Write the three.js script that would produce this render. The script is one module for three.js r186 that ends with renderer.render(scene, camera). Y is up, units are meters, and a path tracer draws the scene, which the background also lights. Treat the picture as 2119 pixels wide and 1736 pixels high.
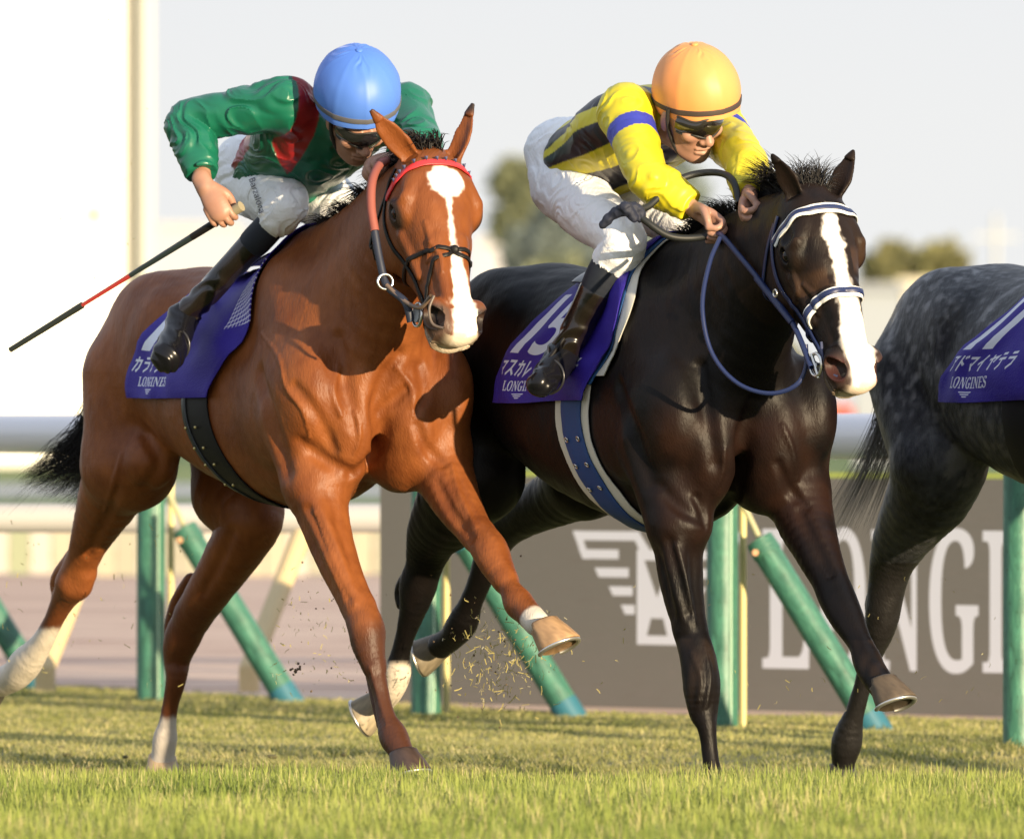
import * as THREE from 'three';
import { mergeGeometries } from 'three/addons/utils/BufferGeometryUtils.js';

// ---------------------------------------------------------------- camera, sky, sun, exposure
const renderer = new THREE.WebGLRenderer({ antialias: true });
renderer.toneMapping = THREE.LinearToneMapping;
renderer.toneMappingExposure = 1.85;
renderer.shadowMap.enabled = true;
const scene = new THREE.Scene();

const EYE_H = 1.05, EYE_D = 30, FPX = 21000, CX = 1059.5, CY = 868;   // a long lens at rail height, 30 m from the runners
const camera = new THREE.PerspectiveCamera(2 * Math.atan(868 / FPX) * 180 / Math.PI, 1024 / 838, 1, 4000);
camera.position.set(0, EYE_H, EYE_D);
camera.lookAt(0, EYE_H, 0);
camera.focus = 29.2;
camera.userData.fStop = 5.6;

const SUN_AZ = 34 * Math.PI / 180, SUN_EL = 7.5 * Math.PI / 180;
const SUN = new THREE.Vector3(Math.sin(SUN_AZ) * Math.cos(SUN_EL), Math.sin(SUN_EL), Math.cos(SUN_AZ) * Math.cos(SUN_EL));
const clamp01 = (x) => Math.max(0, Math.min(1, x));
{
  const w = 512, h = 256, data = new Float32Array(w * h * 4), d = new THREE.Vector3();
  for (let j = 0; j < h; j++) for (let i = 0; i < w; i++) {
    const el = ((j + 0.5) / h - 0.5) * Math.PI, az = ((i + 0.5) / w - 0.5) * 2 * Math.PI;
    d.set(Math.cos(el) * Math.cos(az), Math.sin(el), Math.cos(el) * Math.sin(az));
    const t = Math.pow(clamp01((el - 0.035) / (Math.PI / 2)), 0.5);
    const g = Math.exp(-Math.acos(Math.max(-1, Math.min(1, d.dot(SUN)))) / 0.35);
    const k = (j * w + i) * 4;
    data[k] = 0.470 * (1 - t) + 0.30 * t + 0.27 * g;
    data[k + 1] = 0.473 * (1 - t) + 0.37 * t + 0.20 * g;
    data[k + 2] = 0.472 * (1 - t) + 0.50 * t + 0.12 * g;
    data[k + 3] = 1;
  }
  const sky = new THREE.DataTexture(data, w, h, THREE.RGBAFormat, THREE.FloatType);
  sky.mapping = THREE.EquirectangularReflectionMapping; sky.magFilter = THREE.LinearFilter; sky.minFilter = THREE.LinearFilter; sky.needsUpdate = true;
  scene.background = sky; scene.environment = sky;
}
const sun = new THREE.DirectionalLight(new THREE.Color().setRGB(1, 0.80, 0.52), 5.0);
sun.position.copy(SUN).multiplyScalar(60); sun.target.position.set(0, 0.5, 0);
sun.castShadow = true; sun.shadow.mapSize.set(4096, 4096); sun.shadow.radius = 1;
Object.assign(sun.shadow.camera, { left: -14, right: 14, top: 10, bottom: -6, near: 1, far: 140 });
scene.add(sun, sun.target);

// ---------------------------------------------------------------- small helpers
const V = (x, y, z) => new THREE.Vector3(x, y, z);
let seed = 7;
const rnd = () => { seed = (seed * 1664525 + 1013904223) >>> 0; return seed / 4294967296; };
const rr = (a, b) => a + (b - a) * rnd();
const clamp = (x, a, b) => x < a ? a : x > b ? b : x;
const sstep = (a, b, x) => { const t = clamp((x - a) / (b - a), 0, 1); return t * t * (3 - 2 * t); };
const lerp = (a, b, t) => a + (b - a) * t;
const mix3 = (a, b, t) => [lerp(a[0], b[0], t), lerp(a[1], b[1], t), lerp(a[2], b[2], t)];
// the point that lies at depth z behind a spot of the photograph (in its 2119-wide coordinates)
const at = (px, py, z) => { const d = EYE_D - z; return V((px - CX) * d / FPX, EYE_H - (py - CY) * d / FPX, z); };
const hash = (x, y, z) => { let h = (x * 374761393 + y * 668265263 + z * 2147483647) | 0; h = Math.imul(h ^ (h >>> 13), 1274126177); return ((h ^ (h >>> 16)) >>> 0) / 4294967296; };
function noise(x, y, z) {
  const i = Math.floor(x), j = Math.floor(y), k = Math.floor(z), u = x - i, v = y - j, w = z - k;
  const a = u * u * (3 - 2 * u), b = v * v * (3 - 2 * v), c = w * w * (3 - 2 * w);
  return lerp(lerp(lerp(hash(i, j, k), hash(i + 1, j, k), a), lerp(hash(i, j + 1, k), hash(i + 1, j + 1, k), a), b),
    lerp(lerp(hash(i, j, k + 1), hash(i + 1, j, k + 1), a), lerp(hash(i, j + 1, k + 1), hash(i + 1, j + 1, k + 1), a), b), c) * 2 - 1;
}
const fbm = (x, y, z, n = 3) => { let s = 0, a = 1, t = 0; for (let i = 0; i < n; i++) { s += a * noise(x, y, z); t += a; a *= 0.5; x *= 2.03; y *= 2.03; z *= 2.03; } return s / t; };

const taken = {};
const numbered = (n) => { const k = taken[n] = (taken[n] ?? -1) + 1; return k ? `${n}_${String(k).padStart(3, '0')}` : n; };
function show(o) { o.castShadow = true; o.receiveShadow = true; return o; }
function mesh(name, geo, mat, parent) { const m = show(new THREE.Mesh(geo, mat)); m.name = name; if (parent) parent.add(m); return m; }
function thing(name, label, category, group) {
  const o = new THREE.Group(); o.name = numbered(name); o.userData = { label, category }; if (group) o.userData.group = group; scene.add(o); return o;
}
function single(name, geo, mat, label, category, group) {
  const m = mesh(numbered(name), geo, mat); m.userData = { label, category }; if (group) m.userData.group = group; scene.add(m); return m;
}
function structure(name, geo, mat) { const m = mesh(numbered(name), geo, mat); m.userData = { kind: 'structure' }; scene.add(m); return m; }
const col = (r, g, b) => new THREE.Color().setRGB(r, g, b);
const std = (c, roughness = 0.7, o = {}) => new THREE.MeshStandardMaterial({ color: Array.isArray(c) ? col(...c) : c, roughness, ...o });
const phys = (c, roughness = 0.7, o = {}) => new THREE.MeshPhysicalMaterial({ color: Array.isArray(c) ? col(...c) : c, roughness, ...o });
const box = (w, h, d, x = 0, y = 0, z = 0) => new THREE.BoxGeometry(w, h, d).translate(x, y, z);
function bar(a, b, ra, rb = ra, seg = 14) {   // a straight round bar from a to b
  const d = b.clone().sub(a), g = new THREE.CylinderGeometry(rb, ra, d.length(), seg, 1);
  g.applyQuaternion(new THREE.Quaternion().setFromUnitVectors(V(0, 1, 0), d.clone().normalize()));
  return g.translate((a.x + b.x) / 2, (a.y + b.y) / 2, (a.z + b.z) / 2);
}
const tube = (pts, r, n = 60, seg = 8) => new THREE.TubeGeometry(new THREE.CatmullRomCurve3(pts), n, r, seg, false);
function canvasTexture(w, h, draw) {
  const c = document.createElement('canvas'); c.width = w; c.height = h; draw(c.getContext('2d'), w, h);
  const t = new THREE.CanvasTexture(c); t.colorSpace = THREE.SRGBColorSpace; t.anisotropy = 8; return t;
}
function noiseTexture(n, f, repeat) {   // grey noise for bump and roughness, tiles by mirroring
  const data = new Uint8Array(n * n * 4);
  for (let j = 0; j < n; j++) for (let i = 0; i < n; i++) { const v = clamp(f(i, j), 0, 1) * 255, k = (j * n + i) * 4; data[k] = data[k + 1] = data[k + 2] = v; data[k + 3] = 255; }
  const t = new THREE.DataTexture(data, n, n); t.magFilter = THREE.LinearFilter; t.wrapS = t.wrapT = THREE.MirroredRepeatWrapping; if (repeat) t.repeat.set(...repeat); t.needsUpdate = true; return t;
}

// ---------------------------------------------------------------- distance fields: smooth bodies out of tapered bones, muscles and lofted trunks
class Field {
  constructor() { this.p = []; this.k0 = 0.03; this.disp = null; }
  cone(a, b, ra, rb, k = 0.03, flat) {   // tapered bone; flat = [axis, factor] makes it thinner along the axis
    const o = { t: 0, ax: a.x, ay: a.y, az: a.z, bx: b.x - a.x, by: b.y - a.y, bz: b.z - a.z, ra, rb, k };
    o.bb = 1 / Math.max(1e-9, o.bx * o.bx + o.by * o.by + o.bz * o.bz);
    if (flat) { o.fx = flat[0].x; o.fy = flat[0].y; o.fz = flat[0].z; o.fs = flat[1]; }
    this.p.push(o); return this;
  }
  chain(list, k = 0.03, flat, cut = false) {   // a smooth limb through [point, radius] rows
    const n = list.length; if (n < 2) return this;
    const pts = [], sub = n > 2 ? 4 : 1, cr = (a, b, c, d, t) => 0.5 * (2 * b + (c - a) * t + (2 * a - 5 * b + 4 * c - d) * t * t + (3 * b - a - 3 * c + d) * t * t * t);
    for (let i = 0; i < n - 1; i++) for (let j = 0; j < sub; j++) {
      const [a, b, c, d] = [list[Math.max(0, i - 1)], list[i], list[i + 1], list[Math.min(n - 1, i + 2)]], t = j / sub;
      pts.push([cr(a[0].x, b[0].x, c[0].x, d[0].x, t), cr(a[0].y, b[0].y, c[0].y, d[0].y, t), cr(a[0].z, b[0].z, c[0].z, d[0].z, t), Math.max(0.002, cr(a[1], b[1], c[1], d[1], t))]);
    }
    const e = list[n - 1]; pts.push([e[0].x, e[0].y, e[0].z, e[1]]);
    const m = pts.length - 1, S = new Float64Array(m * 9);
    for (let i = 0; i < m; i++) { const a = pts[i], b = pts[i + 1], x = b[0] - a[0], y = b[1] - a[1], z = b[2] - a[2]; S.set([a[0], a[1], a[2], x, y, z, 1 / Math.max(1e-9, x * x + y * y + z * z), a[3], b[3] - a[3]], i * 9); }
    const o = { t: 3, S, m, k, cut }; if (flat) { o.fx = flat[0].x; o.fy = flat[0].y; o.fz = flat[0].z; o.fs = flat[1]; }
    this.p.push(o); return this;
  }
  ball(c, axes, r, k = 0.03, cut = false) {   // ellipsoid along three unit axes
    this.p.push({ t: 1, cx: c.x, cy: c.y, cz: c.z, u: axes[0], v: axes[1], w: axes[2], r, k, cut }); return this;
  }
  cutCone(a, b, ra, rb, k = 0.01) { this.cone(a, b, ra, rb, k); this.p[this.p.length - 1].cut = true; return this; }
  func(f, k = 0.03, cut = false) { this.p.push({ t: 2, f, k, cut }); return this; }
  one(o, x, y, z) {
    if (o.t === 0) {
      let px = x - o.ax, py = y - o.ay, pz = z - o.az;
      const h = clamp((px * o.bx + py * o.by + pz * o.bz) * o.bb, 0, 1);
      px -= o.bx * h; py -= o.by * h; pz -= o.bz * h;
      if (o.fs) { const q = (px * o.fx + py * o.fy + pz * o.fz) * (o.fs - 1); px += q * o.fx; py += q * o.fy; pz += q * o.fz; }
      return Math.sqrt(px * px + py * py + pz * pz) - (o.ra + (o.rb - o.ra) * h);
    }
    if (o.t === 1) {
      const px = x - o.cx, py = y - o.cy, pz = z - o.cz, r = o.r;
      const a = (px * o.u.x + py * o.u.y + pz * o.u.z) / r[0], b = (px * o.v.x + py * o.v.y + pz * o.v.z) / r[1], c = (px * o.w.x + py * o.w.y + pz * o.w.z) / r[2];
      const k0 = Math.sqrt(a * a + b * b + c * c), k1 = Math.sqrt(a * a / r[0] / r[0] + b * b / r[1] / r[1] + c * c / r[2] / r[2]);
      return k1 < 1e-9 ? -Math.min(r[0], r[1], r[2]) : k0 * (k0 - 1) / k1;
    }
    if (o.t === 3) {
      const S = o.S; let best = 1e3;
      for (let i = 0, q = 0; i < o.m; i++, q += 9) {
        let px = x - S[q], py = y - S[q + 1], pz = z - S[q + 2];
        const h = clamp((px * S[q + 3] + py * S[q + 4] + pz * S[q + 5]) * S[q + 6], 0, 1);
        px -= S[q + 3] * h; py -= S[q + 4] * h; pz -= S[q + 5] * h;
        if (o.fs) { const w = (px * o.fx + py * o.fy + pz * o.fz) * (o.fs - 1); px += w * o.fx; py += w * o.fy; pz += w * o.fz; }
        const d = Math.sqrt(px * px + py * py + pz * pz) - S[q + 7] - S[q + 8] * h; if (d < best) best = d;
      }
      return best;
    }
    return o.f(x, y, z);
  }
  at(x, y, z, list = this.p) {
    let d = 1e3;
    for (let i = 0; i < list.length; i++) {
      const o = list[i]; let e = this.one(o, x, y, z); const k = o.k;
      if (o.cut) { e = -e; const h = Math.max(k - Math.abs(d - e), 0) / k; d = Math.max(d, e) + h * h * k * 0.25; }
      else { const h = Math.max(k - Math.abs(d - e), 0) / k; d = Math.min(d, e) - h * h * k * 0.25; }
    }
    if (this.disp && d < 0.04 && d > -0.04) d -= this.disp(x, y, z);
    return d;
  }
  // surface nets inside box lo..hi; keep(x, y, z) picks the region; color(x, y, z, nx, ny, nz) -> linear rgb
  mesh(lo, hi, cell, color, keep) {
    const B = 8, S = B * cell, nbx = Math.ceil((hi.x - lo.x) / S), nby = Math.ceil((hi.y - lo.y) / S), nbz = Math.ceil((hi.z - lo.z) / S);
    const R = S * 0.87, NX = nbx * B + 1, NY = nby * B + 1, P = [], N = [], C = [], I = [], ids = new Map(), blocks = [];
    const N9 = B + 1, e = cell * 0.35;
    for (let bz = 0; bz < nbz; bz++) for (let by = 0; by < nby; by++) for (let bx = 0; bx < nbx; bx++) {
      const cx = lo.x + (bx + 0.5) * S, cy = lo.y + (by + 0.5) * S, cz = lo.z + (bz + 0.5) * S;
      const ds = this.p.map((o) => this.one(o, cx, cy, cz));
      let m = 1e3; for (let i = 0; i < ds.length; i++) if (!this.p[i].cut && ds[i] < m) m = ds[i];
      if (m > R * 1.8 + 0.05) continue;
      const lim = Math.max(m, 0) + 3.6 * R + 0.1, list = this.p.filter((o, i) => ds[i] < (o.cut ? R * 1.8 + 0.06 : lim));
      const f = new Float32Array(N9 * N9 * N9); let neg = 0, pos = 0;
      const x0 = lo.x + bx * S, y0 = lo.y + by * S, z0 = lo.z + bz * S;
      if (m < -R * 2.5 && !list.some((o) => o.cut)) continue;
      for (let k = 0, n = 0; k < N9; k++) for (let j = 0; j < N9; j++) for (let i = 0; i < N9; i++, n++) { const v = this.at(x0 + i * cell, y0 + j * cell, z0 + k * cell, list); f[n] = v; if (v < 0) neg++; else pos++; }
      if (!neg || !pos) continue;
      blocks.push([bx, by, bz, f]);
      for (let k = 0; k < B; k++) for (let j = 0; j < B; j++) for (let i = 0; i < B; i++) {
        let sx = 0, sy = 0, sz = 0, c = 0;
        const edge = (ax, ay, az, bx2, by2, bz2) => {
          const a = f[((k + az) * N9 + j + ay) * N9 + i + ax], b = f[((k + bz2) * N9 + j + by2) * N9 + i + bx2];
          if ((a < 0) === (b < 0)) return; const t = a / (a - b); sx += ax + (bx2 - ax) * t; sy += ay + (by2 - ay) * t; sz += az + (bz2 - az) * t; c++;
        };
        edge(0, 0, 0, 1, 0, 0); edge(0, 1, 0, 1, 1, 0); edge(0, 0, 1, 1, 0, 1); edge(0, 1, 1, 1, 1, 1);
        edge(0, 0, 0, 0, 1, 0); edge(1, 0, 0, 1, 1, 0); edge(0, 0, 1, 0, 1, 1); edge(1, 0, 1, 1, 1, 1);
        edge(0, 0, 0, 0, 0, 1); edge(1, 0, 0, 1, 0, 1); edge(0, 1, 0, 0, 1, 1); edge(1, 1, 0, 1, 1, 1);
        if (!c) continue;
        let x = x0 + (i + sx / c) * cell, y = y0 + (j + sy / c) * cell, z = z0 + (k + sz / c) * cell, gx, gy, gz;
        for (let it = 0; it < 2; it++) {
          const d = this.at(x, y, z, list);
          gx = (this.at(x + e, y, z, list) - this.at(x - e, y, z, list)) / (2 * e); gy = (this.at(x, y + e, z, list) - this.at(x, y - e, z, list)) / (2 * e); gz = (this.at(x, y, z + e, list) - this.at(x, y, z - e, list)) / (2 * e);
          const g2 = gx * gx + gy * gy + gz * gz;
          if (it === 0 && g2 > 0.05) { const s = clamp(d / g2, -0.5 * cell, 0.5 * cell); x -= gx * s; y -= gy * s; z -= gz * s; }
        }
        const l = Math.hypot(gx, gy, gz) || 1; gx /= l; gy /= l; gz /= l;
        ids.set(((bz * B + k) * NY + by * B + j) * NX + bx * B + i, P.length / 3);
        P.push(x, y, z); N.push(gx, gy, gz);
        if (color) C.push(...color(x, y, z, gx, gy, gz));
      }
    }
    const quad = (a, b, c, d, flip) => {
      if (a === undefined || b === undefined || c === undefined || d === undefined) return;
      if (keep && !keep(P[a * 3], P[a * 3 + 1], P[a * 3 + 2])) return;
      if (flip) I.push(a, c, b, a, d, c); else I.push(a, b, c, a, c, d);
    };
    for (const [bx, by, bz, f] of blocks) for (let k = 0; k < B; k++) for (let j = 0; j < B; j++) for (let i = 0; i < B; i++) {
      const n = (k * N9 + j) * N9 + i, a = f[n] < 0, key = ((bz * B + k) * NY + by * B + j) * NX + bx * B + i, dy = NX, dz = NX * NY;
      if (a !== (f[n + 1] < 0)) quad(ids.get(key), ids.get(key - dy), ids.get(key - dy - dz), ids.get(key - dz), !a);
      if (a !== (f[n + N9] < 0)) quad(ids.get(key), ids.get(key - dz), ids.get(key - dz - 1), ids.get(key - 1), !a);
      if (a !== (f[n + N9 * N9] < 0)) quad(ids.get(key), ids.get(key - 1), ids.get(key - 1 - dy), ids.get(key - dy), !a);
    }
    // drop the points no face uses
    const map = new Int32Array(P.length / 3).fill(-1), p = [], nn = [], cc = []; let m = 0;
    for (let i = 0; i < I.length; i++) { const v = I[i]; if (map[v] < 0) { map[v] = m++; p.push(P[v * 3], P[v * 3 + 1], P[v * 3 + 2]); nn.push(N[v * 3], N[v * 3 + 1], N[v * 3 + 2]); if (color) cc.push(C[v * 3], C[v * 3 + 1], C[v * 3 + 2]); } I[i] = map[v]; }
    const g = new THREE.BufferGeometry();
    g.setAttribute('position', new THREE.Float32BufferAttribute(p, 3)); g.setAttribute('normal', new THREE.Float32BufferAttribute(nn, 3));
    if (color) g.setAttribute('color', new THREE.Float32BufferAttribute(cc, 3));
    g.setIndex(I); return g;
  }
  // walk from p along unit d until the surface; returns the point or null
  hit(p, d, far = 1.5) {
    let t = 0; const q = p.clone();
    for (let i = 0; i < 160 && t < far; i++) { const s = this.at(q.x, q.y, q.z); if (s < 0.0006) return q; t += s * 0.6; q.addScaledVector(d, s * 0.6); }
    return null;
  }
  seen(px, py, z0 = 2) { const a = at(px, py, z0), d = a.clone().sub(camera.position).normalize(); return this.hit(a, d, 5); }   // the surface point behind a spot of the photograph
  // raised veins (cut = false) or furrows (cut = true) that follow the surface through spots of the photograph
  trace(spots, r, k, cut = false, sink = 0) {
    const c = new THREE.CatmullRomCurve3(spots.map(([x, y]) => V(x, y, 0))), n = Math.max(6, spots.length * 4), out = [];
    for (let i = 0; i <= n; i++) { const s = c.getPoint(i / n), q = this.seen(s.x, s.y); if (!q || (out.length && q.distanceTo(out[out.length - 1][0]) > 0.12)) continue; const e = Math.sin(Math.PI * clamp(i / n, 0.04, 0.96)); out.push([q.addScaledVector(this.grad(q), -sink), r * (0.35 + 0.65 * e)]); }
    if (out.length > 1) this.chain(out, k, null, cut); return this;
  }
  grad(q) { const e = 0.004; return V(this.at(q.x + e, q.y, q.z) - this.at(q.x - e, q.y, q.z), this.at(q.x, q.y + e, q.z) - this.at(q.x, q.y - e, q.z), this.at(q.x, q.y, q.z + e) - this.at(q.x, q.y, q.z - e)).normalize(); }
}
function uvAlong(g, u, v) {   // uv in metres along two slanting directions, for fine grain only
  const p = g.attributes.position, a = new Float32Array(p.count * 2);
  for (let i = 0; i < p.count; i++) { const x = p.getX(i), y = p.getY(i), z = p.getZ(i); a[i * 2] = x * u.x + y * u.y + z * u.z; a[i * 2 + 1] = x * v.x + y * v.y + z * v.z; }
  g.setAttribute('uv', new THREE.BufferAttribute(a, 2)); return g;
}
// smooth interpolation through rows [t, a, b, c ...]
function table(rows) {
  const n = rows.length;
  return (t, out) => {
    let i = 0; while (i < n - 2 && t > rows[i + 1][0]) i++;
    const r0 = rows[Math.max(0, i - 1)], r1 = rows[i], r2 = rows[i + 1], r3 = rows[Math.min(n - 1, i + 2)], h = r2[0] - r1[0], u = clamp((t - r1[0]) / h, 0, 1), u2 = u * u, u3 = u2 * u;
    for (let c = 1; c < r1.length; c++) {
      const m1 = r2 === r0 ? 0 : (r2[c] - r0[c]) / (r2[0] - r0[0] || h) * h, m2 = (r3[c] - r1[c]) / (r3[0] - r1[0] || h) * h;
      out[c - 1] = (2 * u3 - 3 * u2 + 1) * r1[c] + (u3 - 2 * u2 + u) * m1 + (-2 * u3 + 3 * u2) * r2[c] + (u3 - u2) * m2;
    }
    return out;
  };
}

// ---------------------------------------------------------------- the ground
// a slight crest of turf in front of the runners; behind it the track lies a few centimetres lower
function groundY(x, z) {
  const s = sstep(1.5, 0.75, z), depth = lerp(0.05, lerp(0.05, 0.105, sstep(-0.2, 0.5, x)), sstep(-4, -2, z));
  return -depth * s + 0.012 * fbm(x * 1.3, 3.1, z * 0.9, 2) * sstep(-12, -6, z) * sstep(9, 5, z);
}
const RAIL_A = 29 * Math.PI / 180, RAIL_DIR = V(Math.sin(RAIL_A), 0, Math.cos(RAIL_A)), RAIL_OUT = V(Math.cos(RAIL_A), 0, -Math.sin(RAIL_A)), RAIL_P = V(0.21, 0, -6.79);
const railSide = (x, z) => (x - RAIL_P.x) * RAIL_OUT.x + (z - RAIL_P.z) * RAIL_OUT.z;   // metres beyond the rail
const turfEdge = (s) => lerp(0.55, 2.6, sstep(-1.5, 3.5, s));   // the turf runs on past the rail, wider towards the stands
const railAlong = (x, z) => (x - RAIL_P.x) * RAIL_DIR.x + (z - RAIL_P.z) * RAIL_DIR.z;
{
  const xs = [], zs = [];
  for (const v of [-1500, -700, -300, -120, -60, -30, -15, -8]) xs.push(v);
  for (let x = -4; x <= 4.001; x += 0.08) xs.push(x);
  for (const v of [8, 15, 30, 60, 120, 300, 700, 1500]) xs.push(v);
  for (const v of [-2800, -1500, -800, -400, -200, -100, -60, -40, -28, -20, -15]) zs.push(v);
  for (let z = -12.5; z <= 7.001; z += 0.08) zs.push(z);
  for (const v of [10, 16, 30, 60, 120]) zs.push(v);
  const p = [], c = [], idx = [], uv = [];
  for (const z of zs) for (const x of xs) {
    p.push(x, groundY(x, z), z); uv.push(x * 0.5, z * 0.5);
    const n = fbm(x * 2.1, 7.7, z * 1.4, 3), far = sstep(-14, -30, z);
    const base = mix3([0.10, 0.12, 0.03], [0.15, 0.14, 0.05], clamp(0.5 + n, 0, 1));
    c.push(...mix3(base, [0.12, 0.18, 0.045], far));
  }
  for (let j = 0; j < zs.length - 1; j++) for (let i = 0; i < xs.length - 1; i++) { const a = j * xs.length + i, b = a + xs.length; idx.push(a, b, a + 1, a + 1, b, b + 1); }
  const g = new THREE.BufferGeometry();
  g.setAttribute('position', new THREE.Float32BufferAttribute(p, 3)); g.setAttribute('color', new THREE.Float32BufferAttribute(c, 3)); g.setAttribute('uv', new THREE.Float32BufferAttribute(uv, 2));
  g.setIndex(idx); g.computeVertexNormals();
  structure('ground', g, new THREE.MeshStandardMaterial({ vertexColors: true, roughness: 0.95 }));
}
{ // the dirt track beyond the rail: harrowed sand
  const n = 512, data = new Uint8Array(n * n * 4);
  for (let j = 0; j < n; j++) for (let i = 0; i < n; i++) {
    const f = fbm(i / 200, j / 26, 1.5, 3) * 1.7 + fbm(i / 30, j / 5, 9.5, 2) * 0.4 + (rnd() - 0.5) * 0.3, k = (j * n + i) * 4;
    data[k] = clamp(198 + 30 * f, 0, 255); data[k + 1] = clamp(168 + 34 * f, 0, 255); data[k + 2] = clamp(148 + 30 * f, 0, 255); data[k + 3] = 255;
  }
  const t = new THREE.DataTexture(data, n, n); t.colorSpace = THREE.SRGBColorSpace; t.magFilter = THREE.LinearFilter; t.wrapS = t.wrapT = THREE.MirroredRepeatWrapping; t.needsUpdate = true;
  const p = [], uv = [], idx = [], N = 120;
  for (let i = 0; i <= N; i++) {   // along the track, near edge and far edge
    const s = lerp(-60, 60, i / N), a = RAIL_P.clone().addScaledVector(RAIL_DIR, s).addScaledVector(RAIL_OUT, turfEdge(s)), b = RAIL_P.clone().addScaledVector(RAIL_DIR, s).addScaledVector(RAIL_OUT, 26);
    p.push(a.x, -0.045, a.z, b.x, -0.045, b.z); uv.push(a.x / 3, a.z / 6, b.x / 3, b.z / 6);
    if (i < N) idx.push(i * 2, i * 2 + 2, i * 2 + 1, i * 2 + 1, i * 2 + 2, i * 2 + 3);
  }
  const g = new THREE.BufferGeometry(); g.setAttribute('position', new THREE.Float32BufferAttribute(p, 3)); g.setAttribute('uv', new THREE.Float32BufferAttribute(uv, 2)); g.setIndex(idx); g.computeVertexNormals();
  structure('dirt_track', g, new THREE.MeshStandardMaterial({ map: t, roughness: 0.95, side: THREE.DoubleSide }));
  structure('service_path', new THREE.PlaneGeometry(400, 26).rotateX(-Math.PI / 2).translate(-20, -0.045, -128), std([0.42, 0.42, 0.42], 0.9));
}

// ---------------------------------------------------------------- running rail: white tube on padded green posts with slanting braces
const dents = noiseTexture(256, (i, j) => 0.5 + 0.5 * fbm(i / 22, j / 22, 4.2, 4));
const scuffs = (() => {   // dirt, scuffs and bleached streaks on the vinyl padding
  const n = 256, d = new Uint8Array(n * n * 4);
  for (let j = 0; j < n; j++) for (let i = 0; i < n; i++) { const a = fbm(i / 26, j / 60, 3.3, 4), b = sstep(0.25, 0.6, fbm(i / 7, j / 34, 8.8, 3)), c = sstep(0.35, 0.6, fbm(i / 12, j / 12, 5.1, 3)), k = (j * n + i) * 4, v = 205 + 40 * a + 34 * b - 60 * c; d[k] = clamp(v + 24 * b, 0, 255); d[k + 1] = clamp(v + 4 * b, 0, 255); d[k + 2] = clamp(v - 12 * c, 0, 255); d[k + 3] = 255; }
  const t = new THREE.DataTexture(d, n, n); t.colorSpace = THREE.SRGBColorSpace; t.magFilter = THREE.LinearFilter; t.wrapS = t.wrapT = THREE.MirroredRepeatWrapping; t.repeat.set(2, 3); t.needsUpdate = true; return t;
})();
const railWhite = phys([0.74, 0.73, 0.78], 0.32, { clearcoat: 0.4, clearcoatRoughness: 0.25 });
const padGreen = phys([0.066, 0.245, 0.165], 0.5, { clearcoat: 0.25, clearcoatRoughness: 0.4, map: scuffs, bumpMap: dents, bumpScale: 0.006, sheen: 0.1 });
const seamPale = std([0.45, 0.62, 0.45], 0.5), capBlue = std([0.03, 0.14, 0.19], 0.45), rope = std([0.42, 0.40, 0.24], 0.8), bolt = std([0.55, 0.30, 0.16], 0.5);
{
  const o = thing('running_rail', 'white tubular running rail on padded green posts with slanting green braces', 'rail');
  const shape = new THREE.Shape(); shape.absellipse(0, 0, 0.062, 0.079, 0, Math.PI * 2);
  const L = 30, tubeG = new THREE.ExtrudeGeometry(shape, { depth: L, bevelEnabled: false, curveSegments: 20 }).translate(0, 0, -L / 2);
  tubeG.rotateY(RAIL_A); tubeG.translate(RAIL_P.x, 0.992, RAIL_P.z);
  mesh('rail_tube', tubeG, railWhite, o);
  const posts = [[-2.47, -11.5], [-1.41, -9.6], [-0.32, -7.75], [0.745, -5.9], [1.70, -3.95]];
  posts.forEach(([x, z], n) => {
    const y0 = groundY(x, z) - 0.05, a = V(x, y0, z), b = V(x, 0.915, z);
    const post = mesh('post', bar(a, b, 0.0565, 0.0555, 20), padGreen, o);
    mesh('pad_seam', bar(V(x + 0.030, y0, z + 0.047), V(x + 0.030, 0.9, z + 0.047), 0.0035, 0.0035, 6), seamPale, post);
    mesh('collar', new THREE.CylinderGeometry(0.062, 0.062, 0.05, 20).translate(x, 0.90, z), capBlue, post);
    mesh('stake', bar(V(x + 0.075, y0, z - 0.09), V(x + 0.075, 0.93, z - 0.09), 0.013, 0.013, 8), std([0.62, 0.55, 0.24], 0.5), post);
    // the brace leans over to the inner side of the track
    const t = V(x + 0.145, 0.60, z + 0.02), f = V(x + 0.56, groundY(x + 0.5, z) - 0.03, z + 0.12);
    const br = mesh('brace', bar(f, t, 0.053, 0.050, 20), padGreen, o), dir = t.clone().sub(f).normalize();
    mesh('brace_cap', bar(t.clone().addScaledVector(dir, -0.03), t.clone().addScaledVector(dir, 0.03), 0.054, 0.05, 20), n % 2 ? padGreen : capBlue, br);
    mesh('brace_foot', bar(f.clone().addScaledVector(dir, -0.01), f.clone().addScaledVector(dir, 0.10), 0.056, 0.055, 20), capBlue, br);
    mesh('tie_rod', bar(t, V(x + 0.05, 0.80, z), 0.011, 0.011, 8), rope, br);
    mesh('brace_bolt', bar(t.clone().add(V(-0.03, -0.02, 0.045)), t.clone().add(V(-0.03, -0.02, 0.065)), 0.012, 0.012, 8), bolt, br);
  });
}
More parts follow.
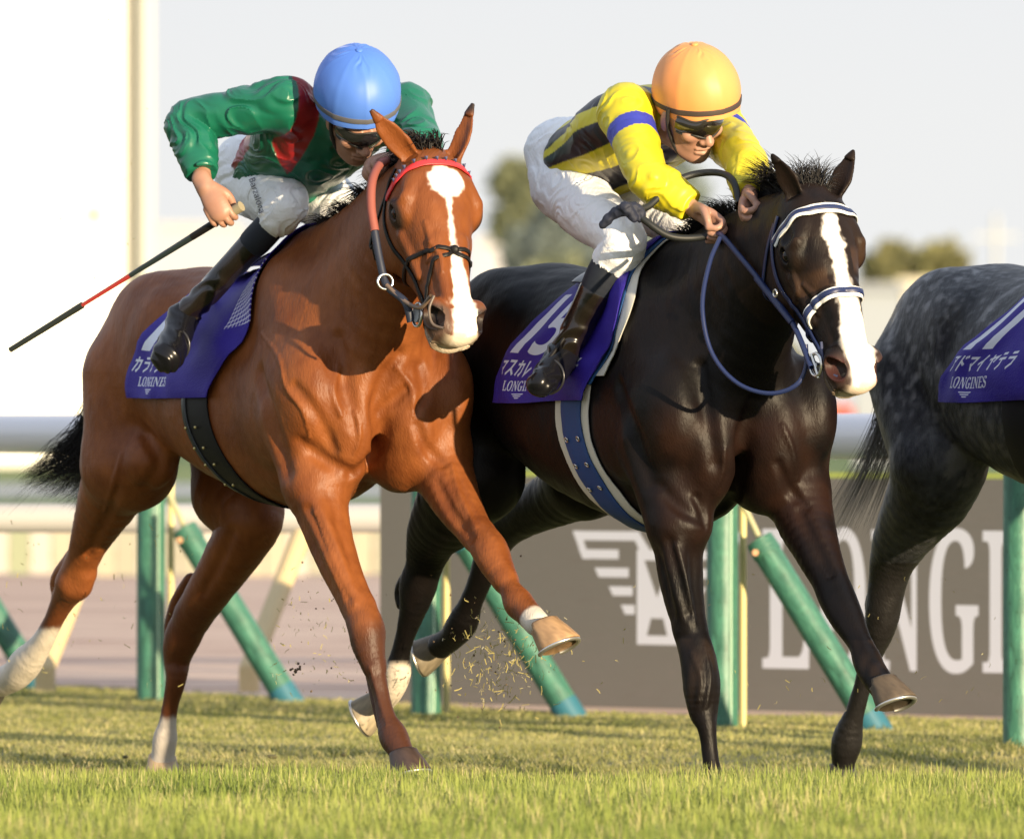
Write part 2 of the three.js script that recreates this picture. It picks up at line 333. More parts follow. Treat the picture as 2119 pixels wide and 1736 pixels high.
{ // lower white rail of the dirt track on cream gooseneck posts
  const o = thing('dirt_track_rail', 'low white rail on bent cream posts along the dirt track', 'rail');
  const y = EYE_H - (1072 - CY) * 41.5 / FPX, z = EYE_D - 41.5;
  mesh('rail_tube', bar(V(-7, y, z), V(5, y, z), 0.06, 0.06, 20), phys([0.40, 0.395, 0.39], 0.45, { clearcoat: 0.2 }), o);  // white tube coloured grey to stand for the shade on it
  for (const px of [-330, 92, 515, 938, 1361, 1784]) {
    const b = at(px, 1462, EYE_D - 40.8), k = at(px, 1385, EYE_D - 40.8), t = at(px + 108, 1110, EYE_D - 41.4);
    mesh('gooseneck_post', mergeGeometries([bar(b.clone().setY(-0.06), k, 0.042, 0.042, 16), new THREE.SphereGeometry(0.0425, 16, 10).translate(k.x, k.y, k.z), bar(k, t, 0.042, 0.042, 16)]), std([0.58, 0.45, 0.24], 0.5), o);
  }
}
{ // pale board fence across the infield
  const o = thing('board_fence', 'low weathered pale board fence beyond the dirt track', 'fence');
  const z = EYE_D - 71, g = new THREE.BoxGeometry(0.142, 0.40, 0.03), ms = [std([0.40, 0.36, 0.27], 0.8), std([0.32, 0.31, 0.24], 0.8), std([0.27, 0.30, 0.20], 0.85), std([0.46, 0.43, 0.38], 0.8)];
  for (let x = -3.9; x < -0.4; x += 0.150) { const m = mesh('board', g, ms[Math.floor(rnd() * 4)], o); m.position.set(x, 0.16 + rr(-0.012, 0.012), z + rr(-0.01, 0.01)); m.rotation.z = rr(-0.02, 0.02); }
  mesh('fence_rail', box(3.7, 0.06, 0.04, -2.1, 0.10, z - 0.04), ms[1], o);
}

// ---------------------------------------------------------------- sponsor board behind the rail
{
  const P0 = at(786, 1000, EYE_D - 39.4), A = Math.atan2(1.95, 2.28), dir = V(Math.cos(A), 0, Math.sin(A)), W = 6.2, H = 0.93, top = 0.83;
  const ppm = 330, tw = 2046, th = Math.round(H * ppm);
  const text = canvasTexture(tw, th, (c) => {
    c.fillStyle = '#6e6b66'; c.fillRect(0, 0, tw, th);
    for (let i = 0; i < 2600; i++) { c.fillStyle = rnd() < 0.5 ? 'rgba(80,76,66,0.06)' : 'rgba(140,134,118,0.05)'; c.fillRect(rnd() * tw, rnd() * th, rr(2, 26), rr(1, 4)); }
    c.fillStyle = '#cdd0dc';
    const Y = (m) => (top - m) * ppm, X = (m) => m * ppm;
    // winged hourglass emblem
    const cx = X(1.40), y0 = Y(0.625), s = ppm;
    for (const k of [-1, 1]) {
      const R = (x, y, w, h) => { c.beginPath(); c.moveTo(cx + k * x * s, y0 + y * s); c.lineTo(cx + k * (x + w) * s, y0 + y * s); c.lineTo(cx + k * (x + w - 0.02) * s, y0 + (y + h) * s); c.lineTo(cx + k * x * s, y0 + (y + h) * s); c.fill(); };
      R(0.09, 0, 0.33, 0.036); R(0.19, 0.07, 0.20, 0.036); R(0.14, 0.14, 0.17, 0.036); R(0.12, 0.21, 0.12, 0.036); R(0.11, 0.28, 0.07, 0.036);
      c.beginPath(); c.moveTo(cx + k * 0.42 * s, y0); c.lineTo(cx + k * 0.37 * s, y0 + 0.106 * s); c.lineTo(cx + k * 0.335 * s, y0 + 0.106 * s); c.lineTo(cx + k * 0.38 * s, y0); c.fill();
      c.beginPath(); c.moveTo(cx + k * 0.13 * s, y0); c.lineTo(cx + k * 0.06 * s, y0 + 0.12 * s); c.lineTo(cx + k * 0.02 * s, y0 + 0.09 * s); c.lineTo(cx + k * 0.09 * s, y0); c.fill();
    }
    c.fillRect(cx - 0.10 * s, y0 + 0.07 * s, 0.20 * s, 0.36 * s);
    c.fillStyle = '#6e6b66';
    c.beginPath(); c.moveTo(cx - 0.062 * s, y0 + 0.11 * s); c.lineTo(cx + 0.062 * s, y0 + 0.11 * s); c.lineTo(cx, y0 + 0.25 * s); c.fill();
    c.beginPath(); c.moveTo(cx - 0.05 * s, y0 + 0.395 * s); c.lineTo(cx - 0.03 * s, y0 + 0.33 * s); c.lineTo(cx + 0.03 * s, y0 + 0.33 * s); c.lineTo(cx + 0.05 * s, y0 + 0.395 * s); c.fill();
    c.fillStyle = '#cdd0dc'; c.fillRect(cx - 0.012 * s, y0 + 0.25 * s, 0.024 * s, 0.08 * s);
    // the name in tall serif capitals
    const size = 0.53 * ppm / 0.72; c.font = `bold ${size}px serif`; c.textBaseline = 'alphabetic';
    const letters = [['L', 1.905, 0.25], ['O', 2.18, 0.25], ['N', 2.43, 0.26], ['G', 2.695, 0.26], ['I', 2.955, 0.14], ['N', 3.10, 0.27], ['E', 3.385, 0.24], ['S', 3.64, 0.22]];
    for (const [ch, x, w] of letters) { const m = c.measureText(ch).width; c.save(); c.translate(X(x), Y(0.115)); c.scale(w * ppm / m, 1); c.fillText(ch, 0, 0); c.restore(); }
  });
  const o = thing('sponsor_board', 'grey brown sponsor board with pale serif capitals and winged hourglass emblem', 'banner board');
  o.position.set(P0.x, 0, P0.z); o.rotation.y = -A;
  mesh('board_panel', box(W, H, 0.04, W / 2, top - H / 2, -0.024), std([0.25, 0.23, 0.19], 0.7), o);
  mesh('printed_face', new THREE.PlaneGeometry(W, H).translate(W / 2, top - H / 2, 0), new THREE.MeshStandardMaterial({ map: text, roughness: 0.6 }), o);
  mesh('top_edge', box(W, 0.022, 0.05, W / 2, top + 0.012, -0.024), std([0.36, 0.42, 0.10], 0.6), o);
  for (let i = 0; i < 5; i++) mesh('stay', bar(V(0.3 + i * 1.4, -0.06, -0.5), V(0.3 + i * 1.4, top - 0.15, -0.05), 0.018), std([0.4, 0.4, 0.4], 0.5), o);
}

// ---------------------------------------------------------------- far behind the course
{
  const D = 230, z = EYE_D - D, edge = (316 - CX) * D / FPX, A = 0.34, o = thing('white_grandstand', 'tall sunlit white grandstand end wall rising above the rail', 'building');
  o.position.set(edge, 0, z); o.rotation.y = A;
  const white = std([0.86, 0.84, 0.76], 0.7), cream = std([0.50, 0.50, 0.46], 0.7), grey = std([0.17, 0.18, 0.17], 0.8), s = D / FPX;  // recess grey paints in its shadow line, the duller pilaster tone its shade
  mesh('wall', box(40, 26, 12, -20 - 62 * s, 13, -6.0), white, o);
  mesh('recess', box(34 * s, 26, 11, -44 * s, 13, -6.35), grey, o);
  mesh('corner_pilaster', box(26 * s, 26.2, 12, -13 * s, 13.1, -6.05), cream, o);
  mesh('downpipe', bar(V(-52 * s, 0, -0.2), V(-52 * s, 26, -0.2), 0.06), std([0.5, 0.48, 0.42], 0.5), o);
  for (let k = 0; k < 5; k++) mesh('wall_joint', box(39, 0.05, 0.03, -20 - 63 * s, 4.6 + k * 4.4, 0.014), cream, o);
  const v = mesh('vent', new THREE.CylinderGeometry(0.16, 0.16, 0.10, 20).rotateX(Math.PI / 2), std([0.10, 0.09, 0.07], 0.6), o);
  v.position.set((195 - 316) * s / Math.cos(A), EYE_H + (CY - 445) * s, 0.05);
}
function house(px0, px1, py, D, wallC, label, roofC) {   // a plain block with a parapet, windows and a door
  const z = EYE_D - D, s = D / FPX, w = (px1 - px0) * s, h = EYE_H + (CY - py) * s, o = thing('service_building', label, 'building');
  o.position.set((px0 - CX) * s + w / 2, 0, z);
  mesh('wall', box(w, h, w * 0.8, 0, h / 2, -w * 0.4), std(wallC, 0.8), o);
  mesh('roof', box(w + 0.3, 0.18, w * 0.8 + 0.3, 0, h + 0.09, -w * 0.4), std(roofC, 0.7), o);
  for (let i = 0; i < Math.floor(w / 1.8); i++) { const win = mesh('window', box(0.8, 0.9, 0.06, -w / 2 + 1 + i * 1.8, h * 0.62, 0.02), std([0.12, 0.14, 0.17], 0.2), o); mesh('window_frame', box(0.9, 0.06, 0.1, -w / 2 + 1 + i * 1.8, h * 0.62 - 0.49, 0.03), std([0.6, 0.6, 0.58]), win); }
  return o;
}
house(1770, 1868, 602, 215, [0.30, 0.33, 0.38], 'blue grey service building beside the dark horse head', [0.24, 0.26, 0.30]);
house(1872, 2010, 592, 230, [0.62, 0.56, 0.44], 'cream walled building behind the grey horse rump', [0.66, 0.60, 0.48]);
house(330, 500, 470, 420, [0.44, 0.45, 0.48], 'low building tinted pale for haze beside the white grandstand', [0.46, 0.46, 0.48]);  // haze painted into the bluish wall and roof colours
house(985, 1062, 500, 400, [0.48, 0.47, 0.50], 'small pale building under the tall tree', [0.48, 0.48, 0.5]);

const leafMats = [phys([0.23, 0.25, 0.14], 1, { side: THREE.DoubleSide, transmission: 0.25, thickness: 0 }), phys([0.17, 0.21, 0.20], 1, { side: THREE.DoubleSide, transmission: 0.2, thickness: 0 }), phys([0.25, 0.24, 0.10], 1, { side: THREE.DoubleSide, transmission: 0.25, thickness: 0 })];  // leaf tones lightened: distance haze is put into the colour
const barkMat = std([0.10, 0.075, 0.055], 0.9);
function tree(name, px, topPy, rxPx, ryPx, D, kind, label, leaf = 0.42, count = 2600) {
  const z = EYE_D - D, s = D / FPX, x = (px - CX) * s, top = EYE_H + (CY - topPy) * s, rx = rxPx * s, ry = ryPx * s, cy = top - ry;
  const o = thing(name, label, 'tree', 'trees beyond the course'); o.position.set(x, 0, z);
  const limbs = [bar(V(0, -0.2, 0), V(0.1, cy * 0.9, 0), 0.05 * top + 0.08, 0.03 * top, 10)];
  const lobes = [];
  for (let i = 0; i < 16; i++) {
    const a = rr(0, 6.28), u = rr(-0.75, 0.9), q = Math.sqrt(1 - u * u) * rr(0.45, 0.85), c = V(Math.cos(a) * q * rx, cy + u * ry * 0.8, Math.sin(a) * q * rx);
    lobes.push([c, rr(0.24, 0.42)]); if (i < 8) limbs.push(bar(V(0.08, cy * 0.75, 0), c, 0.02 * top, 0.01 * top, 6));
  }
  mesh('trunk', mergeGeometries(limbs), barkMat, o);
  const p = [], idx = [], nrm = [];
  for (let i = 0; i < count; i++) {
    const [c, r] = lobes[Math.floor(rnd() * lobes.length)], d = V(rr(-1, 1), rr(-1, 1), rr(-1, 1)).normalize(), k = Math.cbrt(rnd()) * r, q = c.clone().add(V(d.x * k * rx, d.y * k * ry, d.z * k * rx));
    const u = V(rr(-1, 1), rr(-1, 1), rr(-1, 1)).normalize(), v = V(rr(-1, 1), rr(-1, 1), rr(-1, 1)).cross(u).normalize(), w = u.clone().cross(v), b = p.length / 3, l = leaf * rr(0.6, 1.3);
    for (const [e, f] of [[-1, 0], [0, -0.5], [1, 0], [0, 0.5]]) { const t = q.clone().addScaledVector(u, e * l).addScaledVector(v, f * l); p.push(t.x, t.y, t.z); nrm.push(w.x, w.y, w.z); }
    idx.push(b, b + 1, b + 2, b, b + 2, b + 3);
  }
  const g = new THREE.BufferGeometry(); g.setAttribute('position', new THREE.Float32BufferAttribute(p, 3)); g.setAttribute('normal', new THREE.Float32BufferAttribute(nrm, 3)); g.setIndex(idx);
  mesh('crown', g, leafMats[kind], o);
}
tree('tall_tree', 1290, 265, 175, 280, 300, 1, 'tall grey green tree showing behind the rider in yellow', 0.5, 4200);
tree('round_tree', 1075, 335, 62, 85, 330, 0, 'small green tree top beside the bay horse forehead', 0.4);
tree('round_tree', 1120, 430, 72, 150, 280, 1, 'dark blue green tree below the rider in yellow hips', 0.42, 3200);
tree('low_tree', 1180, 525, 130, 170, 260, 0, 'low green tree behind the dark horse back', 0.4, 3000);
tree('round_tree', 1860, 512, 68, 85, 330, 2, 'yellow green tree beside the dark horse cheek', 0.4, 3000);
tree('round_tree', 1965, 490, 55, 100, 320, 2, 'rounded yellow green tree above the cream building', 0.4, 3000);
tree('low_tree', 236, 720, 30, 74, 150, 1, 'small dark conifer behind the bay horse rump', 0.2, 1600);
tree('low_tree', 1450, 640, 190, 130, 300, 2, 'broad low tree hidden behind the dark horse neck', 0.45, 2400);
{
  const D = 420, s = D / FPX, o = thing('utility_pole', 'thin utility pole with crossarm on the hazy horizon', 'pole');
  o.position.set((2062 - CX) * s, 0, EYE_D - D);
  mesh('pole_shaft', bar(V(0, 0, 0), V(0, 9.5, 0), 0.16, 0.12), std([0.42, 0.44, 0.46], 0.8), o); mesh('crossarm', box(1.8, 0.16, 0.16, 0, 8.6, 0), std([0.42, 0.44, 0.46], 0.8), o);
}
// spectators far beyond the rail, only heads and shoulders clear it
{
  const skin = [0.45, 0.28, 0.2], build = (jacket, dark) => {
    const f = new Field(), u = [V(1, 0, 0), V(0, 1, 0), V(0, 0, 1)];
    f.cone(V(0, 1.0, 0), V(0, 1.36, 0), 0.16, 0.19, 0.06).cone(V(-0.19, 1.38, 0), V(-0.27, 0.95, 0.06), 0.07, 0.05, 0.05).cone(V(0.19, 1.38, 0), V(0.27, 0.95, 0.06), 0.07, 0.05, 0.05)
      .cone(V(-0.1, 0.95, 0), V(-0.11, 0.04, 0), 0.11, 0.06, 0.04).cone(V(0.1, 0.95, 0), V(0.11, 0.04, 0), 0.11, 0.06, 0.04).cone(V(0, 1.4, 0), V(0, 1.55, 0), 0.06, 0.055, 0.03).ball(V(0, 1.63, 0.01), u, [0.08, 0.115, 0.095], 0.03);
    for (const s of [-1, 1]) f.cone(V(s * 0.11, 0.04, 0), V(s * 0.12, 0.03, 0.14), 0.05, 0.04, 0.03);
    return f.mesh(V(-0.45, -0.05, -0.3), V(0.45, 1.85, 0.35), 0.035, (x, y, z) => y > 1.66 || (y > 1.55 && z < -0.02) ? [0.03, 0.02, 0.02] : y > 1.46 ? skin : y > 0.93 ? jacket : dark);
  };
  const mat = new THREE.MeshStandardMaterial({ vertexColors: true, roughness: 0.85 });
  const kinds = [[build([0.55, 0.07, 0.035], [0.04, 0.04, 0.06]), 'red'], [build([0.6, 0.22, 0.06], [0.05, 0.05, 0.05]), 'orange'], [build([0.16, 0.2, 0.3], [0.04, 0.04, 0.06]), 'blue'], [build([0.6, 0.58, 0.55], [0.05, 0.05, 0.07]), 'white']];
  const spots = [[128, 0, 300, 'standing nearest the bay horse rump, left of two in red'], [168, 0, 320, 'standing right beside the bay horse rump'], [150, 2, 340, 'behind the two in red by the bay rump'], [40, 3, 330, 'by the white grandstand foot'], [1716, 1, 330, 'just under the dark horse muzzle'], [1742, 0, 310, 'under the dark horse chin'], [1775, 0, 330, 'between dark horse chin and grey horse tail'], [1795, 2, 350, 'close to the grey horse tail']];
  for (const [px, k, D, where] of spots) {
    const o = single('person', kinds[k][0], mat, `far spectator in ${kinds[k][1]} jacket ${where}`, 'person', 'spectators beyond the rail');
    o.position.set((px - CX) * D / FPX, 0, EYE_D - D);
  }
}


// ---------------------------------------------------------------- horses
const UX = [V(1, 0, 0), V(0, 1, 0), V(0, 0, 1)];
// A runner's own frame: f metres ahead of the breast, h above the datum, l to its left. p(px, py, l) finds the point at side offset l seen at a spot of the photograph.
function frame(chestPx, Oz, yawDeg) {
  const a = yawDeg * Math.PI / 180, sa = Math.sin(a), ca = Math.cos(a), Ox = (chestPx - CX) * (EYE_D - Oz) / FPX;
  const F = V(sa, 0, ca), L = V(ca, 0, -sa), U = V(0, 1, 0);
  const w = (f, h, l = 0) => V(Ox + f * sa + l * ca, h, Oz + f * ca - l * sa);
  const inv = (x, y, z) => { const dx = x - Ox, dz = z - Oz; return [dx * sa + dz * ca, y, dx * ca - dz * sa]; };
  const p = (px, py, l) => { let z = Oz, x, f; for (let i = 0; i < 6; i++) { x = (px - CX) * (EYE_D - z) / FPX; f = (x - Ox - l * ca) / sa; z = Oz + f * ca - l * sa; } return V(x, EYE_H - (py - CY) * (EYE_D - z) / FPX, z); };
  return { w, inv, p, F, L, U, axes: [F, U, L], Ox, Oz, sa, ca };
}
// trunk lofted along f: rows [f, top, bottom, half width]
function trunk(field, fr, rows, k = 0.05) {
  const t = table(rows), o = [0, 0, 0], f0 = rows[0][0], f1 = rows[rows.length - 1][0], { Ox, Oz, sa, ca } = fr;
  field.func((x, y, z) => {
    const dx = x - Ox, dz = z - Oz, f = dx * sa + dz * ca, l = dx * ca - dz * sa, fc = clamp(f, f0, f1);
    t(fc, o);
    const c = (o[0] + o[1]) / 2, v = (o[0] - o[1]) / 2, w = o[2], a = (y - c) / v, b = l / (w * (1 - 0.12 * a)), k0 = Math.pow(Math.pow(Math.abs(a), 2.3) + Math.pow(Math.abs(b), 2.3), 1 / 2.3);
    let d = (k0 - 1) * Math.min(v, w); const e = Math.abs(f - fc);
    return e > 0 ? Math.sqrt(Math.max(d, 0) ** 2 + e * e) : d * 0.9;
  }, k);
}
// the head's own frame: t from poll to muzzle, n out of the face, s to the horse's left
function headFrame(poll, muzzle, yawDeg, roll = 0, wide = 1.13) {
  const d = muzzle.clone().sub(poll).normalize(), a = yawDeg * Math.PI / 180, s = V(Math.cos(a), Math.sin(roll), -Math.sin(a)); s.addScaledVector(d, -s.dot(d)).normalize();
  const n = d.clone().cross(s).normalize(), k = muzzle.distanceTo(poll) / 0.6, kn = k * wide;
  const w = (t, nn, ss) => poll.clone().addScaledVector(d, t * k).addScaledVector(n, nn * kn).addScaledVector(s, ss * kn);
  const inv = (x, y, z) => { const px = x - poll.x, py = y - poll.y, pz = z - poll.z; return [(px * d.x + py * d.y + pz * d.z) / k, (px * n.x + py * n.y + pz * n.z) / kn, (px * s.x + py * s.y + pz * s.z) / kn]; };
  return { w, inv, d, n, s, k, kn, axes: [d, n, s], poll };
}
function head(F, H) {
  const k = H.k, kn = H.kn, P = H.poll, { d, n, s } = H, t = table([[-0.03, -0.02, -0.14, 0.060], [0.03, 0.012, -0.175, 0.086], [0.10, 0.022, -0.225, 0.102], [0.17, 0.020, -0.258, 0.104], [0.24, 0.012, -0.255, 0.090], [0.31, 0.000, -0.208, 0.072], [0.39, -0.010, -0.160, 0.058], [0.47, -0.016, -0.138, 0.051], [0.54, -0.014, -0.130, 0.062], [0.585, -0.026, -0.120, 0.054]]), o = [0, 0, 0];
  F.func((x, y, z) => {
    const px = x - P.x, py = y - P.y, pz = z - P.z, tt = (px * d.x + py * d.y + pz * d.z) / k, nn = (px * n.x + py * n.y + pz * n.z) / kn, ss = (px * s.x + py * s.y + pz * s.z) / kn, tc = clamp(tt, -0.03, 0.585);
    t(tc, o);
    const c = (o[0] + o[1]) / 2, v = (o[0] - o[1]) / 2, a = (nn - c) / v, w = o[2] * (1 - 0.20 * sstep(0.1, -0.9, a) * sstep(0.42, 0.3, tc) - 0.12 * sstep(0.3, 1, a) * sstep(0.25, 0.35, tc)), b = ss / w, k0 = Math.pow(Math.pow(Math.abs(a), 2.7) + Math.pow(Math.abs(b), 2.7), 1 / 2.7);
    const dd = (k0 - 1) * Math.min(v, w) * k, e = Math.abs(tt - tc) * k;
    return e > 0 ? Math.sqrt(Math.max(dd, 0) ** 2 + e * e) - 0.0 : dd;
  }, 0.03);
  const w = H.w, ax = H.axes;
  for (const e of [-1, 1]) {
    F.ball(w(0.165, -0.052, e * 0.093), ax, [0.050, 0.036, 0.026].map((q, i) => q * (i ? kn : k)), 0.025);       // brow and orbit
    F.cone(w(0.10, -0.015, e * 0.066), w(0.15, -0.020, e * 0.093), 0.024 * k, 0.020 * k, 0.02);     // ridge above the eye
    F.ball(w(0.16, -0.175, e * 0.062), ax, [0.105, 0.085, 0.030].map((q, i) => q * (i ? kn : k)), 0.025);        // cheek muscle
    F.cone(w(0.235, -0.085, e * 0.084), w(0.37, -0.078, e * 0.060), 0.014 * k, 0.010 * k, 0.02);    // facial crest
    F.cone(w(0.30, -0.015, e * 0.028), w(0.48, -0.022, e * 0.022), 0.020 * k, 0.018 * k, 0.02);     // nasal bones
    F.ball(w(0.524, -0.040, e * 0.056), ax, [0.052, 0.036, 0.026].map((q, i) => q * (i ? kn : k)), 0.02);        // flared nostril wing
    F.ball(w(0.552, -0.036, e * 0.034), ax, [0.030, 0.022, 0.020].map((q, i) => q * (i ? kn : k)), 0.015);
  }
  F.ball(w(0.578, -0.052, 0), ax, [0.034, 0.036, 0.046].map((q, i) => q * (i ? kn : k)), 0.025);                 // upper lip
  F.ball(w(0.552, -0.112, 0), ax, [0.040, 0.026, 0.036].map((q, i) => q * (i ? kn : k)), 0.015);                 // lower lip and chin
  F.ball(w(0.505, -0.132, 0), ax, [0.032, 0.022, 0.028].map((q, i) => q * (i ? kn : k)), 0.02);
  for (const e of [-1, 1]) {
    F.ball(w(0.176, -0.060, e * 0.114), ax, [0.024, 0.015, 0.016].map((q, i) => q * (i ? kn : k)), 0.008, true);  // eye socket
    F.ball(w(0.13, -0.03, e * 0.112), ax, [0.022, 0.02, 0.012].map((q, i) => q * (i ? kn : k)), 0.02, true);      // hollow above the eye
    F.ball(w(0.544, -0.030, e * 0.070), [d.clone().addScaledVector(n, 0.5).normalize(), n.clone().addScaledVector(d, -0.5).normalize(), s], [0.038, 0.024, 0.034].map((q, i) => q * (i ? kn : k)), 0.008, true); // nostril
    F.ball(w(0.40, -0.045, e * 0.068), ax, [0.06, 0.018, 0.008].map((q, i) => q * (i ? kn : k)), 0.02, true);     // hollow beside the nose
    F.ball(w(0.23, -0.235, e * 0.02), ax, [0.05, 0.03, 0.022].map((q, i) => q * (i ? kn : k)), 0.02, true);       // groove between the jaws
  }
  F.ball(w(0.548, -0.088, 0), ax, [0.062, 0.0035, 0.07].map((q, i) => q * (i ? kn : k)), 0.006, true);            // mouth
}
function ear(F, base, tip, open, wid = 0.034) {   // a pointed leaf, cupped towards open
  const ax = tip.clone().sub(base), len = ax.length(); ax.normalize();
  const o = open.clone().addScaledVector(ax, -open.dot(ax)).normalize(), s = ax.clone().cross(o), bx = base.x, by = base.y, bz = base.z;
  const t = table([[-0.15, 0.62, 0.9], [0.0, 0.72, 0.85], [0.2, 0.90, 0.75], [0.42, 1.0, 0.6], [0.65, 0.80, 0.5], [0.85, 0.46, 0.38], [1.0, 0.17, 0.17]]), r = [0, 0];
  const shape = (grow, shift) => (x, y, z) => {
    const px = x - bx, py = y - by, pz = z - bz, u = px * ax.x + py * ax.y + pz * ax.z, uc = clamp(u / len, -0.15, 1); t(uc, r);
    const a = (px * s.x + py * s.y + pz * s.z) / (r[0] * wid * grow), b = (px * o.x + py * o.y + pz * o.z - shift * r[1]) / (r[1] * wid * 0.72 * grow), k = Math.sqrt(a * a + b * b);
    const d = (k - 1) * r[1] * wid * 0.72 * grow, e = Math.abs(u - uc * len); return e > 1e-7 ? Math.hypot(Math.max(d, 0), e) : d;
  };
  F.func(shape(1, 0), 0.012);
  const inner = shape(0.74, wid * 0.46);
  F.func((x, y, z) => { const u = ((x - bx) * ax.x + (y - by) * ax.y + (z - bz) * ax.z) / len; return Math.max(inner(x, y, z), (0.06 - u) * len, (u - 0.78) * len); }, 0.010, true);
}
// a leg from rows [px, py, side offset, radius in photo pixels]
const PXM = 700;
function legPts(fr, rows) { return rows.map(([px, py, l, r]) => { const q = fr.p(px, py, l); return [q, r * (EYE_D - q.z) / FPX]; }); }
// shared masses of a thoroughbred's trunk; o shifts single masses (metres)
function torso(F, fr, o = {}) {
  const w = fr.w, ax = fr.axes, dr = o.drop ?? 0;
  trunk(F, fr, o.rows ?? [[-1.48, 1.33, 1.02, 0.13], [-1.36, 1.455, 0.98, 0.205], [-1.18, 1.515, 0.96, 0.255], [-1.0, 1.495, 0.90, 0.275], [-0.80, 1.475, 0.845, 0.285], [-0.60, 1.510, 0.80, 0.262], [-0.42, 1.565, 0.785, 0.225], [-0.25, 1.52, 0.82, 0.19], [-0.12, 1.40, 0.90, 0.165]], 0.06);
  for (const e of [-1, 1]) {
    const s = e < 0 ? (o.right ?? 0) : (o.left ?? 0);
    F.ball(w(-1.22, 1.26, e * 0.155), ax, [0.25, 0.235, 0.128], 0.07);                         // gluteals
    F.ball(w(-1.40, 1.14, e * 0.135), ax, [0.12, 0.23, 0.108], 0.06);                          // buttock
    F.ball(w(-1.06, 1.33, e * 0.19), ax, [0.07, 0.08, 0.06], 0.08);                            // point of hip
    F.cone(w(-0.36, 1.44, e * 0.095), w(-0.15 + s * 0.6, 1.16, e * 0.175), 0.105, 0.115, 0.09); // shoulder blade
    F.ball(w(-0.30 + s * 0.4, 1.10, e * 0.185), ax, [0.175, 0.165, 0.078], 0.07);             // triceps
    F.ball(w(-0.10 + s, 1.12 + dr, e * 0.200), ax, [0.125, 0.165, 0.085], 0.05);               // point of shoulder
    F.ball(w(-0.045 + s * 0.5, 1.06 + dr, e * 0.095), ax, [0.11, 0.175, 0.095], 0.045);  // breast muscle
    F.ball(w(-0.12 + s * 0.5, 0.93 + dr, e * 0.10), ax, [0.13, 0.10, 0.085], 0.04);
  }
  F.ball(w(-0.13, 1.27, 0), ax, [0.165, 0.21, 0.175], 0.09);                                     // base of the neck
}
function neck(F, crest, mid, throat) { F.chain(crest, 0.07); F.chain(throat, 0.06); F.chain(mid, 0.10); }

// hooves: a ring-built wall, flared to the ground, with a shoe under it
function hoofGeo() {
  const rows = [[0.0, 0.060, 0.066, 0.012], [0.006, 0.061, 0.067, 0.012], [0.018, 0.0585, 0.0645, 0.009], [0.03, 0.056, 0.061, 0.006], [0.042, 0.0535, 0.0575, 0.003], [0.056, 0.050, 0.053, -0.001], [0.072, 0.046, 0.048, -0.006], [0.082, 0.045, 0.046, -0.008], [0.088, 0.036, 0.038, -0.010]], n = 40, p = [], idx = [];
  for (const [h, a, b, f] of rows) for (let i = 0; i < n; i++) { const t = i / n * 6.2832, c = Math.cos(t), s = Math.sin(t), back = c < 0 ? 0.72 : 1; p.push(s * a, h * (c < 0 ? 0.8 : 1), f + c * b * back); }
  for (let j = 0; j < rows.length - 1; j++) for (let i = 0; i < n; i++) { const a = j * n + i, b = j * n + (i + 1) % n; idx.push(a, b, a + n, b, b + n, a + n); }
  const c0 = p.length / 3; p.push(0, 0.010, 0.005); for (let i = 0; i < n; i++) idx.push(c0, (i + 1) % n, i);
  const c1 = p.length / 3; p.push(0, 0.088, -0.010); for (let i = 0; i < n; i++) idx.push(c1, (rows.length - 1) * n + i, (rows.length - 1) * n + (i + 1) % n);
  const g = new THREE.BufferGeometry(); g.setAttribute('position', new THREE.Float32BufferAttribute(p, 3)); g.setIndex(idx); g.computeVertexNormals();
  const cc = []; for (let i = 0; i < p.length; i += 3) { const k = clamp(0.78 + 0.5 * fbm(p[i] * 55, p[i + 1] * 22, p[i + 2] * 55, 3) + 0.22 * noise(p[i] * 160, p[i + 1] * 12, p[i + 2] * 160), 0.3, 1.25); cc.push(k, k * 0.96, k * 0.9); } g.setAttribute('color', new THREE.Float32BufferAttribute(cc, 3)); return g;
}
const HOOF = hoofGeo();
const SHOE = (() => { const pts = []; for (let i = 0; i <= 18; i++) { const t = -2.35 + i / 18 * 4.7; pts.push(V(Math.sin(t) * 0.056, -0.002, 0.010 + Math.cos(t) * 0.061 * (Math.cos(t) < 0 ? 0.8 : 1))); } return new THREE.TubeGeometry(new THREE.CatmullRomCurve3(pts), 40, 0.0075, 6).scale(1, 0.8, 1); })();
const shoeMat = std([0.62, 0.60, 0.56], 0.35, { metalness: 0.85 });
function hoof(parent, centre, up, fwd, mat, scale = 1) {   // centre of the sole, up the pastern, toe direction
  const y = up.clone().normalize(), x = y.clone().cross(fwd).normalize(), z = x.clone().cross(y), m = mesh('hoof', HOOF, mat, parent); mat.vertexColors = true;
  m.quaternion.setFromRotationMatrix(new THREE.Matrix4().makeBasis(x, y, z)); m.position.copy(centre); m.scale.setScalar(scale);
  mesh('shoe', SHOE, shoeMat, m); return m;
}
